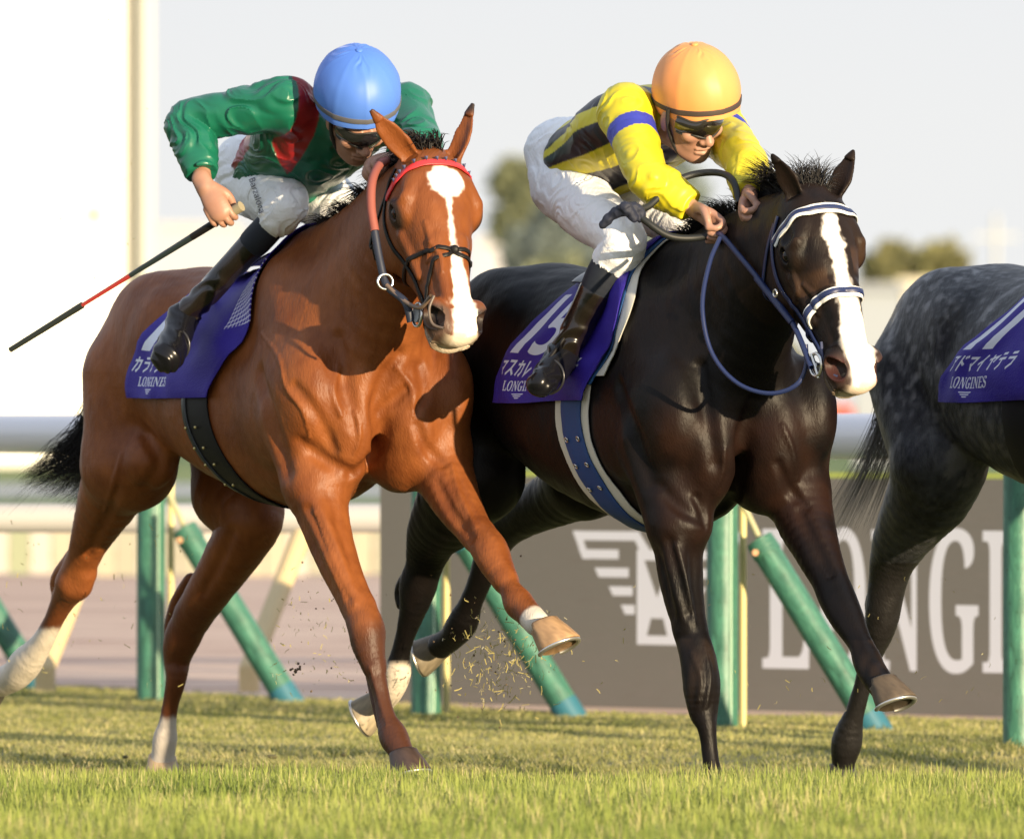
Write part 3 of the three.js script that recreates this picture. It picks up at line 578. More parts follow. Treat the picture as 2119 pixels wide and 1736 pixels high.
// hair: tapered three-sided strands along curved paths, all strands of one tail or mane in one mesh
function strands(list, seg = 7) {   // list of [points (Vector3), root radius]
  const p = [], idx = [], nrm = [];
  for (const [pts, r] of list) {
    const curve = new THREE.CatmullRomCurve3(pts), b = p.length / 3;
    for (let i = 0; i <= seg; i++) {
      const q = curve.getPoint(i / seg), t = curve.getTangent(i / seg), u = V(0.3, 0.2, 1).cross(t).normalize(), v = t.clone().cross(u), k = r * (1 - i / seg * 0.92);
      for (let j = 0; j < 3; j++) { const a = j * 2.0944, d = u.clone().multiplyScalar(Math.cos(a)).addScaledVector(v, Math.sin(a)); p.push(q.x + d.x * k, q.y + d.y * k, q.z + d.z * k); nrm.push(d.x, d.y, d.z); }
    }
    for (let i = 0; i < seg; i++) for (let j = 0; j < 3; j++) { const a = b + i * 3 + j, c = b + i * 3 + (j + 1) % 3; idx.push(a, c, a + 3, c, c + 3, a + 3); }
  }
  const g = new THREE.BufferGeometry(); g.setAttribute('position', new THREE.Float32BufferAttribute(p, 3)); g.setAttribute('normal', new THREE.Float32BufferAttribute(nrm, 3)); g.setIndex(idx); return g;
}
const jit = (v, a) => V(v.x + rr(-a, a), v.y + rr(-a, a), v.z + rr(-a, a));
const eyeMat = phys([0.010, 0.006, 0.005], 0.10, { specularIntensity: 0.8 });
const blackHair = phys([0.012, 0.010, 0.010], 0.5, { sheen: 0.3 }), greyHair = phys([0.16, 0.15, 0.14], 0.55, { sheen: 0.3 });
function eyes(parent, H) {
  for (const e of [-1, 1]) { const m = mesh('eye', new THREE.SphereGeometry(0.021 * H.k, 18, 12), eyeMat, parent); m.position.copy(H.w(0.177, -0.058, e * 0.0985)); }
}
const grain = noiseTexture(512, (i, j) => 0.5 + 0.55 * fbm(i / 7, j / 16, 2.2, 3) + (rnd() - 0.5) * 0.2, [3, 3]);
const coat = (o = {}) => phys([1, 1, 1], 0.46, { vertexColors: true, sheen: 0.2, sheenRoughness: 0.4, specularIntensity: 0.5, bumpMap: grain, bumpScale: 0.0011, ...o });
const grainUv = (g, fr) => uvAlong(g, fr.F.clone().addScaledVector(fr.L, 0.8).addScaledVector(fr.U, 0.2), fr.U.clone().addScaledVector(fr.L, -0.35).addScaledVector(fr.F, 0.15));

// ---------------------------------------------------------------- the bay, nearest the white grandstand
const BAY = frame(790, 0.0, 28);
const bayF = new Field();
const bayHead = headFrame(BAY.w(0.345, 1.835, 0.0), at(962, 682, 0.62), 24, -0.03, 1.16);
{
  const fr = BAY, w = fr.w, p = fr.p, F = bayF;
  torso(F, fr, { left: 0.10, right: 0.0 });
  const H = bayHead;
  neck(F, [[w(-0.44, 1.535), 0.075], [w(-0.15, 1.615), 0.075], [w(0.10, 1.725), 0.066], [H.w(0.02, -0.075, 0), 0.062]],
    [[w(-0.22, 1.36), 0.175], [w(-0.02, 1.50), 0.135], [w(0.14, 1.615), 0.108], [H.w(0.08, -0.12, 0), 0.088]],
    [[w(-0.08, 1.20), 0.145], [w(0.05, 1.38), 0.112], [w(0.15, 1.52), 0.092], [H.w(0.13, -0.185, 0), 0.072]]);
  head(F, H);
  ear(F, H.w(0.012, -0.030, -0.052), at(768, 228, 0.40), V(-0.45, 0.5, 0.45), 0.036);
  ear(F, H.w(0.010, -0.030, 0.052), at(979, 214, 0.24), V(-0.6, 0.1, 0.75), 0.034);
  // forelegs
  const L = (rows, k) => F.chain(legPts(fr, rows), k);
  F.chain([[w(-0.20, 1.06, -0.17), 0.12], [p(652, 1000, -0.16), 0.098]], 0.04);
  L([[652, 1000, -0.16, 66], [672, 1080, -0.155, 52], [700, 1165, -0.15, 43], [742, 1258, -0.14, 35]], 0.03);
  L([[742, 1258, -0.14, 35], [758, 1300, -0.14, 39], [762, 1335, -0.14, 36], [773, 1376, -0.135, 25]], 0.015);
  L([[773, 1376, -0.135, 23], [788, 1440, -0.13, 17], [800, 1490, -0.13, 21], [813, 1523, -0.125, 31], [826, 1548, -0.125, 27], [842, 1578, -0.12, 26]], 0.015);
  L([[765, 1390, -0.115, 11], [790, 1500, -0.115, 12]], 0.02);                    // flexor tendons
  L([[640, 1015, -0.20, 30], [690, 1150, -0.19, 22], [735, 1260, -0.165, 14]], 0.02);  // outer forearm muscle
  F.chain([[w(-0.10, 1.04, 0.19), 0.125], [p(905, 930, 0.185), 0.098]], 0.04);
  L([[900, 930, 0.185, 70], [920, 985, 0.185, 62], [950, 1048, 0.18, 48], [988, 1108, 0.18, 36]], 0.03);
  L([[992, 1108, 0.18, 35], [1014, 1140, 0.18, 38], [1030, 1172, 0.18, 34], [1045, 1200, 0.18, 27]], 0.015);
  L([[1045, 1200, 0.18, 25], [1058, 1222, 0.18, 24], [1072, 1246, 0.18, 31], [1088, 1264, 0.18, 29], [1112, 1290, 0.18, 28]], 0.015);
  // hind legs: the far one planted under the body, the near one trailing
  F.chain([[w(-1.30, 1.20, 0.15), 0.17], [p(490, 1020, 0.16), 0.13]], 0.05);
  L([[490, 1020, 0.16, 92], [520, 1075, 0.155, 66], [478, 1150, 0.14, 56], [432, 1222, 0.125, 46], [400, 1272, 0.12, 40]], 0.03);
  L([[395, 1200, 0.115, 16], [372, 1238, 0.115, 17], [356, 1290, 0.115, 17], [354, 1335, 0.115, 14]], 0.015);   // point of the hock
  L([[400, 1272, 0.12, 38], [378, 1318, 0.115, 38], [366, 1362, 0.115, 28], [364, 1400, 0.11, 22], [352, 1460, 0.11, 17], [346, 1500, 0.11, 19], [341, 1528, 0.11, 25], [337, 1560, 0.11, 24], [334, 1585, 0.11, 27]], 0.015);
  F.chain([[w(-1.33, 1.18, -0.165), 0.165], [p(270, 965, -0.19), 0.14]], 0.05);
  L([[262, 955, -0.19, 92], [308, 955, -0.20, 58]], 0.05);
  L([[250, 980, -0.19, 80], [212, 1058, -0.185, 57], [186, 1118, -0.18, 41], [166, 1168, -0.175, 34], [152, 1206, -0.175, 38]], 0.03);
  L([[152, 1150, -0.18, 16], [121, 1198, -0.18, 18], [119, 1230, -0.18, 14]], 0.015);
  L([[175, 1190, -0.165, 24], [170, 1215, -0.165, 20]], 0.02);
  L([[152, 1208, -0.175, 36], [128, 1246, -0.175, 25], [102, 1300, -0.175, 20], [82, 1335, -0.175, 24], [52, 1372, -0.175, 34], [30, 1398, -0.175, 31], [0, 1412, -0.175, 30]], 0.015);
  // grooves: breast, jugular, and between arm and breast
  F.trace([[828, 735], [796, 780], [778, 853], [783, 895], [764, 955], [734, 980]], 0.016, 0.035, true);
  F.trace([[840, 806], [810, 830], [784, 855]], 0.010, 0.025, true);
  F.trace([[622, 915], [660, 945], [690, 962], [726, 980]], 0.012, 0.03, true);
  F.trace([[636, 1054], [664, 1105], [692, 1160], [722, 1235]], 0.010, 0.03, true);
  F.trace([[535, 770], [556, 860], [592, 975]], 0.010, 0.05, true);
  F.trace([[862, 880], [884, 930], [915, 960]], 0.009, 0.025, true);
  F.trace([[700, 700], [715, 790], [735, 880]], 0.008, 0.04, true);
  F.trace([[905, 1000], [935, 1060], [975, 1115]], 0.009, 0.028, true);
  F.trace([[610, 800], [650, 850], [690, 930]], 0.007, 0.03, true);
  F.trace([[870, 760], [880, 810], [860, 850]], 0.007, 0.03, true);
  F.trace([[300, 900], [330, 960], [300, 1010]], 0.008, 0.04, true);
  F.trace([[240, 1010], [215, 1080], [180, 1150]], 0.008, 0.028, true);
  F.trace([[480, 1100], [455, 1160], [420, 1230]], 0.009, 0.028, true);
  for (const v of [[[540, 690], [575, 740], [590, 800], [625, 850], [640, 905]], [[700, 760], [690, 810], [705, 860]], [[735, 850], [745, 905], [730, 950]], [[650, 1060], [675, 1120], [700, 1180], [735, 1250]], [[935, 960], [950, 1020], [985, 1090]], [[880, 460], [890, 500], [885, 540]], [[890, 500], [912, 530], [915, 560]], [[250, 940], [235, 1000], [215, 1060]], [[820, 760], [850, 800], [855, 860]], [[765, 1380], [785, 1450], [800, 1500]]]) F.trace(v, 0.0052, 0.012, false, 0.0012);
  F.disp = (x, y, z) => {
    const a = fr.inv(x, y, z);
    let d = 0.0015 * fbm(x * 26, y * 20, z * 26, 2) + 0.003 * fbm(x * 9, y * 7, z * 9, 2);
    if (y > 1.0 && a[0] > -0.25) d += 0.0014 * Math.sin(70 * (a[2] + 0.3 * y) + 5 * noise(x * 8, y * 8, z * 8)) * sstep(1.30, 1.20, y) * sstep(1.0, 1.1, y) * sstep(0.05, 0.4, noise(x * 6 + 3, y * 6, z * 6));   // skin folds on the breast
    return d;
  };
}
const BAY_C = [0.335, 0.098, 0.030];
function bayColor(x, y, z) {
  const [f, h, l] = BAY.inv(x, y, z), [t, n, s] = bayHead.inv(x, y, z);
  const g = fbm(x * 11, y * 11, z * 11, 3), fine = fbm(x * 70, y * 28, z * 70, 2);
  let c = mix3([0.150, 0.042, 0.0105], [0.245, 0.078, 0.0210], clamp(0.5 + 0.8 * g + 0.35 * fine, 0, 1));
  if (t > -0.12 && t < 0.7 && n > -0.34 && Math.abs(s) < 0.2 && h > 1.1) {        // head: star, strip, snip
    c = mix3(c, [0.155, 0.045, 0.0125], 0.4);
    const wob = 0.005 * fbm(t * 60, s * 60, 3, 2) + 0.003 * fbm(t * 60, s * 150, 7, 2);
    if (n > -0.06 || t > 0.45) {
      const star = Math.hypot((t - 0.115) / 0.050, (s - 0.004) / 0.047) + wob * 26 - 0.25 * clamp((t - 0.12) * 12, 0, 1) * (1 - Math.min(1, Math.abs(s) / 0.03));
      let white = sstep(1.12, 0.90, star);
      const wid = t < 0.14 ? 0 : t < 0.24 ? lerp(0.010, 0.0055, (t - 0.14) / 0.10) : t < 0.31 ? 0.0055 : t < 0.40 ? lerp(0.0055, 0.017, (t - 0.31) / 0.09) : t < 0.52 ? lerp(0.017, 0.029, (t - 0.40) / 0.12) : 0.034;
      const cen = 0.004 + 0.010 * sstep(0.25, 0.5, t);
      if (wid > 0) white = Math.max(white, sstep(wid + 0.0055, wid - 0.0055, Math.abs(s - cen) + wob));
      c = mix3(c, [0.80, 0.74, 0.69], white);
      if (t > 0.50) { const pink = sstep(0.2, 0.5, noise(t * 40, s * 40, n * 40)) * sstep(0.51, 0.54, t) * white; c = mix3(c, [0.62, 0.40, 0.36], pink * 0.7); }
    }
    if (t > 0.49) { const dk = sstep(0.028, 0.044, Math.abs(s - 0.012)) * sstep(0.49, 0.53, t); c = mix3(c, n < -0.075 ? [0.30, 0.23, 0.17] : [0.10, 0.065, 0.05], dk * 0.9); }
    if (t > 0.555 && n < -0.03) c = mix3(c, [0.62, 0.52, 0.38], 0.75 * sstep(0.055, 0.03, Math.abs(s - 0.008)));
    const ed = Math.hypot((t - 0.178) / 0.046, (n + 0.062) / 0.034); if (Math.abs(s) > 0.07) c = mix3(c, [0.035, 0.022, 0.016], sstep(1.25, 0.8, ed));
    const nd = Math.hypot((t - 0.544) / 0.040, (n + 0.032) / 0.030); if (Math.abs(s) > 0.045) c = mix3(c, [0.018, 0.013, 0.012], sstep(1.15, 0.85, nd));
  }
  if (h > 1.80 && t < 0.02) { const tip = sstep(1.93, 1.965, h); c = mix3(c, [0.03, 0.02, 0.018], tip); }
  // legs: brown fading by dapple into darker points, white socks behind
  const foreLow = f > -0.35 ? sstep(0.56, 0.40, h + 0.07 * g) : 0;
  c = mix3(c, [0.042, 0.018, 0.012], foreLow * 0.85);
  if (f < -0.6 && h < 0.62) c = mix3(c, [0.07, 0.022, 0.011], 0.6 * sstep(0.6, 0.4, h));
  if (f > -2.2 && f < -0.9 && l > 0 && h < 0.25) c = mix3(c, [0.52, 0.47, 0.42], sstep(0.135, 0.10, h + 0.045 * g + 0.012 * fine));
  if (l < -0.02 && f < -1.3 && h < 0.5) c = mix3(c, [0.62, 0.55, 0.46], sstep(0.41, 0.37, h + 0.06 * g + 0.012 * fine));
  if (l > 0.05 && f > 0.4 && h < 0.7) { const q = BAY_CORONET, d = Math.hypot(x - q.x, y - q.y, z - q.z); c = mix3(c, [0.62, 0.56, 0.48], sstep(0.072, 0.056, d + 0.02 * g)); }
  return c;
}
const BAY_CORONET = BAY.p(1118, 1296, 0.18);
const bay = thing('horse', 'bright bay galloping racehorse with white star and narrow blaze under the rider in green', 'horse', 'racehorses');
{
  const headBox = (x, y, z) => { const t = bayHead.inv(x, y, z)[0]; return y > 1.15 && t > -0.22 && BAY.inv(x, y, z)[0] > 0.12 && bayHead.inv(x, y, z)[1] > -0.30; };
  const fine = bayF.mesh(V(-0.52, 1.10, -0.1), V(0.05, 2.05, 0.85), 0.0042, bayColor, headBox);
  const rest = bayF.mesh(V(-1.62, -0.12, -2.1), V(0.22, 1.95, 1.0), 0.0085, bayColor, (x, y, z) => !headBox(x, y, z) || Math.abs(BAY.inv(x, y, z)[0] - 0.12) < 0.012 || (Math.abs(bayHead.inv(x, y, z)[1] + 0.30) < 0.012));
  mesh('body', grainUv(mergeGeometries([rest, fine]), BAY), coat(), bay);
  eyes(bay, bayHead);
  const horn = std([0.07, 0.045, 0.035], 0.5), pale = std([0.55, 0.42, 0.28], 0.5), w = BAY.F;
  const hm = new THREE.MeshStandardMaterial({ color: col(0.42, 0.27, 0.15), roughness: 0.55, bumpMap: dents, bumpScale: 0.002 });
  hoof(bay, BAY.p(848, 1610, -0.12), V(-0.25, 1, -0.35), BAY.F, horn);
  hoof(bay, BAY.p(1150, 1344, 0.18), V(-0.42, 1, -0.30), V(0.75, -0.12, 0.65), hm, 1.08);
  hoof(bay, BAY.p(333, 1618, 0.11), V(0.05, 1, -0.1), BAY.F, pale);
  hoof(bay, BAY.p(-42, 1440, -0.175), V(0.8, 0.55, 0.3), V(-0.1, -0.9, 0.5), pale);
  // tail, swept back from the dock, seen beyond the rump
  const list = [], root = BAY.w(-1.50, 1.36, 0.02);
  for (let i = 0; i < 1100; i++) {
    const u = rnd(), v = rr(-1, 1), e = at(lerp(44, 178, u) + rr(-14, 14), 1000 + 18 * u + v * (18 + 40 * u) - 10 * (1 - u), -1.80 + rr(-0.14, 0.10));
    const m1 = at(215 + v * 30, 880 + v * 25, -1.72), m2 = m1.clone().lerp(e, 0.5).add(V(0, -0.012, 0));
    list.push([[jit(root, 0.03), jit(m1, 0.035), jit(m2, 0.03), e], rr(0.0011, 0.0024)]);
  }
  for (let i = 0; i < 46; i++) { const e = at(rr(0, 70), rr(965, 1070), -1.8), m1 = at(200, 890, -1.72); list.push([[jit(root, 0.03), jit(m1, 0.03), m1.clone().lerp(e, 0.5).add(V(0, rr(0, 0.03), 0)), e], 0.0011]); }
  mesh('tail', strands(list), blackHair, bay);
  // mane, tied in tufts along the crest, and the forelock
  const mane = [], tuftAt = (u) => Math.max(0, Math.sin(u * 34)) ** 2;
  for (let i = 0; i < 900; i++) {
    const u = rnd(), c = [BAY.w(-0.36, 1.61), BAY.w(-0.15, 1.685), BAY.w(0.10, 1.785), BAY.w(0.27, 1.865)], q = new THREE.CatmullRomCurve3(c).getPoint(u), side = rr(-1, 1);
    const e = q.clone().addScaledVector(BAY.L, side * 0.035 - 0.032 - 0.02 * tuftAt(u)).add(V(-0.012 - 0.02 * tuftAt(u), rr(-0.05, 0.012) + 0.03 * tuftAt(u), rr(-0.03, 0.03)));
    mane.push([[jit(q, 0.008), q.clone().lerp(e, 0.5).add(V(0, 0.022, 0)), e], rr(0.0013, 0.0024)]);
  }
  for (let i = 0; i < 150; i++) { const b = bayHead.w(rr(-0.045, 0.0), rr(-0.05, -0.01), rr(-0.04, 0.03)), e = b.clone().add(V(rr(-0.06, 0.03), rr(0.0, 0.055), rr(-0.03, 0.06))); mane.push([[b, b.clone().lerp(e, 0.5).add(V(0, 0.018, 0)), e], 0.003]); }
  mesh('mane', strands(mane, 4), blackHair, bay);
}

// ---------------------------------------------------------------- the dark bay in the middle
const DARK = frame(1540, 0.75, 28);
const darkF = new Field();
const darkHead = headFrame(DARK.w(0.438, 1.705, 0.0), at(1794, 790, 1.36), 27, -0.02, 1.10);
{
  const fr = DARK, w = (f, h, l = 0) => fr.w(f, h, l), p = fr.p, F = darkF, H = darkHead;
  const low = (f, h, l) => w(f, h - 0.055 * sstep(-1.2, -0.3, f), l);
  torso(F, { ...fr, w: low }, { left: 0.10, right: 0.0, rows: [[-1.48, 1.34, 1.02, 0.13], [-1.36, 1.465, 0.97, 0.205], [-1.18, 1.515, 0.94, 0.255], [-1.0, 1.495, 0.865, 0.275], [-0.80, 1.455, 0.80, 0.285], [-0.60, 1.475, 0.75, 0.262], [-0.42, 1.515, 0.73, 0.225], [-0.25, 1.46, 0.76, 0.19], [-0.12, 1.34, 0.84, 0.165]] });
  neck(F, [[w(-0.44, 1.48), 0.075], [w(-0.15, 1.545), 0.075], [w(0.13, 1.61), 0.066], [H.w(0.02, -0.075, 0), 0.062]],
    [[w(-0.22, 1.30), 0.175], [w(-0.02, 1.43), 0.14], [w(0.16, 1.53), 0.112], [H.w(0.08, -0.12, 0), 0.088]],
    [[w(-0.08, 1.14), 0.145], [w(0.06, 1.30), 0.115], [w(0.17, 1.43), 0.095], [H.w(0.13, -0.185, 0), 0.072]]);
  head(F, H);
  ear(F, H.w(0.012, -0.030, -0.052), at(1597, 318, 1.16), V(-0.6, 0.2, 0.65), 0.036);
  ear(F, H.w(0.008, -0.030, 0.052), at(1767, 310, 1.06), V(-0.5, 0.1, 0.8), 0.035);
  const L = (rows, k) => F.chain(legPts(fr, rows), k);
  // forelegs
  F.chain([[w(-0.20, 0.99, -0.17), 0.12], [p(1405, 1080, -0.16), 0.094]], 0.04);
  L([[1405, 1080, -0.16, 64], [1404, 1130, -0.155, 53], [1411, 1210, -0.15, 45], [1428, 1300, -0.145, 34]], 0.03);
  L([[1428, 1300, -0.145, 33], [1446, 1368, -0.14, 38], [1452, 1420, -0.14, 39], [1455, 1470, -0.14, 31], [1463, 1505, -0.14, 21], [1470, 1565, -0.135, 17], [1480, 1625, -0.13, 21], [1488, 1656, -0.13, 30], [1502, 1682, -0.13, 27], [1518, 1694, -0.125, 27]], 0.015);
  L([[1392, 1100, -0.20, 28], [1408, 1210, -0.19, 22], [1425, 1300, -0.165, 14]], 0.02);
  F.chain([[w(-0.08, 0.98, 0.19), 0.125], [p(1648, 1015, 0.185), 0.096]], 0.04);
  L([[1648, 1015, 0.185, 70], [1668, 1080, 0.185, 60], [1692, 1140, 0.18, 48], [1718, 1200, 0.18, 38], [1738, 1248, 0.18, 38], [1758, 1288, 0.18, 33], [1780, 1330, 0.18, 27], [1796, 1368, 0.18, 31], [1806, 1390, 0.18, 31], [1828, 1424, 0.18, 29]], 0.02);
  // hind legs, both behind
  F.chain([[w(-1.33, 1.18, -0.165), 0.165], [p(985, 985, -0.19), 0.14]], 0.05);
  L([[985, 985, -0.19, 100], [930, 1060, -0.185, 76], [896, 1110, -0.18, 55], [880, 1165, -0.175, 40], [866, 1208, -0.175, 40], [858, 1250, -0.175, 31], [840, 1310, -0.175, 20], [828, 1355, -0.175, 21], [822, 1392, -0.175, 29], [812, 1425, -0.175, 26], [792, 1450, -0.175, 26]], 0.02);
  L([[870, 1165, -0.18, 18], [833, 1215, -0.18, 15], [832, 1250, -0.18, 12]], 0.02);
  F.chain([[w(-1.28, 1.16, 0.15), 0.17], [p(1215, 985, 0.17), 0.13]], 0.05);
  L([[1215, 985, 0.17, 86], [1150, 1030, 0.165, 60], [1092, 1060, 0.16, 50], [1045, 1092, 0.155, 42], [1018, 1135, 0.15, 34], [998, 1190, 0.15, 26], [975, 1245, 0.15, 24], [957, 1288, 0.15, 32], [935, 1318, 0.15, 27], [912, 1335, 0.15, 27]], 0.02);
  L([[1050, 1075, 0.155, 20], [1022, 1095, 0.155, 16], [1012, 1120, 0.155, 13]], 0.02);
  F.trace([[1560, 830], [1535, 900], [1532, 960], [1515, 1030], [1470, 1075]], 0.016, 0.035, true);
  F.trace([[1370, 1010], [1400, 1045], [1450, 1075]], 0.012, 0.03, true);
  F.trace([[1440, 1030], [1455, 1060], [1462, 1090]], 0.010, 0.02, true);
  F.trace([[1385, 1120], [1400, 1180], [1425, 1270]], 0.010, 0.03, true);
  F.trace([[1450, 760], [1465, 860], [1480, 960]], 0.008, 0.04, true);
  F.trace([[1610, 960], [1640, 1020], [1670, 1050]], 0.009, 0.025, true);
  F.trace([[1280, 800], [1310, 900], [1345, 1000]], 0.009, 0.05, true);
  F.trace([[1655, 1060], [1690, 1130], [1720, 1190]], 0.009, 0.028, true);
  for (const v of [[[1500, 930], [1495, 980], [1480, 1020]], [[1620, 880], [1640, 930], [1650, 990]], [[1430, 1350], [1450, 1400], [1445, 1450]], [[1460, 1340], [1470, 1400], [1462, 1460]], [[1640, 560], [1650, 600], [1640, 640]], [[1665, 590], [1690, 620], [1695, 650]], [[1400, 1130], [1420, 1200], [1440, 1290]]]) F.trace(v, 0.0052, 0.012, false, 0.0012);
  F.disp = (x, y, z) => 0.0015 * fbm(x * 26, y * 20, z * 26, 2) + 0.003 * fbm(x * 9, y * 7, z * 9, 2);
}
function darkColor(x, y, z) {
  const [f, h, l] = DARK.inv(x, y, z), [t, n, s] = darkHead.inv(x, y, z), g = fbm(x * 11, y * 11, z * 11, 3), fine = fbm(x * 70, y * 28, z * 70, 2);
  let c = mix3([0.0035, 0.0030, 0.0033], [0.0072, 0.0050, 0.0045], clamp(0.5 + 0.8 * g + 0.25 * fine, 0, 1));
  if (f > -0.2 && h > 0.55 && h < 1.12) c = mix3(c, [0.026, 0.0105, 0.0062], 0.6 * sstep(-0.15, 0.0, f) * sstep(1.14, 1.0, h) * sstep(0.55, 0.8, h) * clamp(0.75 + g, 0, 1));   // browner breast
  if (t > -0.12 && t < 0.7 && n > -0.34 && Math.abs(s) < 0.2 && h > 1.0) {
    c = mix3(c, [0.021, 0.012, 0.008], 0.75 * clamp(0.6 + g, 0, 1));
    if (Math.abs(s) > 0.04 && t > 0.15 && t < 0.3) c = mix3(c, [0.055, 0.029, 0.016], 0.6 * clamp(0.4 + 1.5 * noise(t * 18, s * 18, 3), 0, 1));
    const wob = 0.006 * fbm(t * 60, s * 60, 3, 2) + 0.003 * fbm(t * 60, s * 150, 5, 2);
    if (n > -0.06 || t > 0.45) {
      const wid = t < 0.075 ? -0.01 : t < 0.10 ? lerp(0.002, 0.020, (t - 0.075) / 0.025) : t < 0.16 ? lerp(0.020, 0.027, (t - 0.10) / 0.06) : t < 0.26 ? lerp(0.027, 0.017, (t - 0.16) / 0.10) : t < 0.44 ? lerp(0.017, 0.040, (t - 0.26) / 0.18) : 0.043;
      const cen = -0.002 + 0.010 * sstep(0.2, 0.5, t) - 0.008 * sstep(0.18, 0.14, t) * sstep(0.1, 0.14, t), white = sstep(wid + 0.0065, wid - 0.0065, Math.abs(s - cen) + wob * (t < 0.2 ? 1.5 : 1));
      c = mix3(c, [0.80, 0.74, 0.69], white);
      if (t > 0.47) { const pink = sstep(0.0, 0.45, noise(t * 34, s * 34, n * 34 + 2)) * sstep(0.48, 0.52, t) * white; c = mix3(c, [0.66, 0.42, 0.40], pink * 0.7); }
    }
    if (t > 0.49) { const dk = sstep(0.032, 0.046, Math.abs(s - 0.010)) * sstep(0.49, 0.53, t); c = mix3(c, n < -0.075 ? [0.15, 0.11, 0.08] : [0.055, 0.035, 0.03], dk * 0.9); }
    if (t > 0.555 && n < -0.03) c = mix3(c, [0.60, 0.48, 0.36], 0.8 * sstep(0.055, 0.03, Math.abs(s - 0.008)));
    const ed = Math.hypot((t - 0.178) / 0.046, (n + 0.062) / 0.034); if (Math.abs(s) > 0.07) c = mix3(c, [0.012, 0.009, 0.008], sstep(1.25, 0.8, ed));
    const nd = Math.hypot((t - 0.544) / 0.040, (n + 0.032) / 0.030); if (Math.abs(s) > 0.045) c = mix3(c, [0.05, 0.02, 0.018], sstep(1.15, 0.85, nd));
  }
  if (f > -0.3 && h < 0.42 && h > 0.12) c = mix3(c, [0.023, 0.015, 0.011], 0.7 * clamp(0.4 + 1.4 * noise(x * 30, y * 9, z * 30), 0, 1));
  if (l < -0.02 && f < -0.9 && h < 0.32) c = mix3(c, [0.60, 0.52, 0.42], sstep(0.315, 0.285, h + 0.03 * g));
  return c;
}
const dark = thing('horse', 'near black racehorse with broad white blaze under the rider in yellow and black', 'horse', 'racehorses');
{
  const hb = (x, y, z) => darkHead.inv(x, y, z)[0] > -0.22 && y > 1.0 && DARK.inv(x, y, z)[0] > 0.14 && darkHead.inv(x, y, z)[1] > -0.30;
  const fine = darkF.mesh(V(0.60, 0.98, 0.5), V(1.22, 1.95, 1.6), 0.0042, darkColor, hb);
  const rest = darkF.mesh(V(-0.55, -0.15, -1.5), V(1.30, 1.85, 1.8), 0.0085, darkColor, (x, y, z) => !hb(x, y, z) || Math.abs(DARK.inv(x, y, z)[0] - 0.14) < 0.012 || Math.abs(darkHead.inv(x, y, z)[1] + 0.30) < 0.012);
  mesh('body', grainUv(mergeGeometries([rest, fine]), DARK), coat({ roughness: 0.46, specularIntensity: 0.32, sheen: 0.05, bumpScale: 0.0007 }), dark);
  eyes(dark, darkHead);
  const horn = std([0.09, 0.075, 0.06], 0.5), pale = std([0.36, 0.31, 0.22], 0.5);
  hoof(dark, DARK.p(1526, 1722, -0.125), V(-0.3, 1, -0.4), DARK.F, horn);
  hoof(dark, DARK.p(1846, 1462, 0.18), V(-0.30, 1, -0.35), V(0.75, -0.10, 0.65), new THREE.MeshStandardMaterial({ color: col(0.105, 0.08, 0.055), roughness: 0.6, bumpMap: dents, bumpScale: 0.002 }), 1.02);
  hoof(dark, DARK.p(744, 1478, -0.175), V(0.85, 0.45, 0.25), V(-0.2, -0.85, 0.5), pale, 1.02);
  hoof(dark, DARK.p(868, 1352, 0.15), V(0.9, 0.3, 0.3), V(-0.2, -0.9, 0.4), std([0.20, 0.17, 0.12], 0.5), 1.0);
  // mane standing in tufts on the crest, forelock blown back
  const mane = [], crest = new THREE.CatmullRomCurve3([DARK.w(-0.40, 1.545), DARK.w(-0.15, 1.62), DARK.w(0.13, 1.672), DARK.w(0.36, 1.745)]);
  const tufts = []; for (let i = 0; i < 30; i++) tufts.push([rr(0, 0.93), rr(-0.10, 0.05), rr(0.02, 0.12), rr(-0.05, 0.05)]);
  for (let i = 0; i < 2200; i++) {
    const [u, sx, up, dz] = tufts[Math.floor(rnd() * tufts.length)], q = crest.getPoint(clamp(u + rr(-0.05, 0.05), 0, 1)), big = 0.35 + 0.65 * sstep(0.15, 0.7, u);
    const e = q.clone().add(V((sx - 0.03) * big + rr(-0.025, 0.025), up * big * 0.72 + rr(-0.03, 0.03), dz + rr(-0.02, 0.02)));
    mane.push([[jit(q, 0.012), q.clone().lerp(e, 0.55).add(V(rr(-0.008, 0.008), 0.016, 0)), e], rr(0.0010, 0.0020)]);
  }
  for (let i = 0; i < 600; i++) { const b = darkHead.w(rr(-0.05, 0.005), rr(-0.08, -0.02), rr(-0.035, 0.04)), e = b.clone().add(V(rr(-0.07, 0.07), rr(0.0, 0.085), rr(-0.06, 0.03))); mane.push([[b, b.clone().lerp(e, 0.5).add(V(0, 0.02, 0)), e], 0.0016]); }
  mesh('mane', strands(mane, 4), blackHair, dark);
}

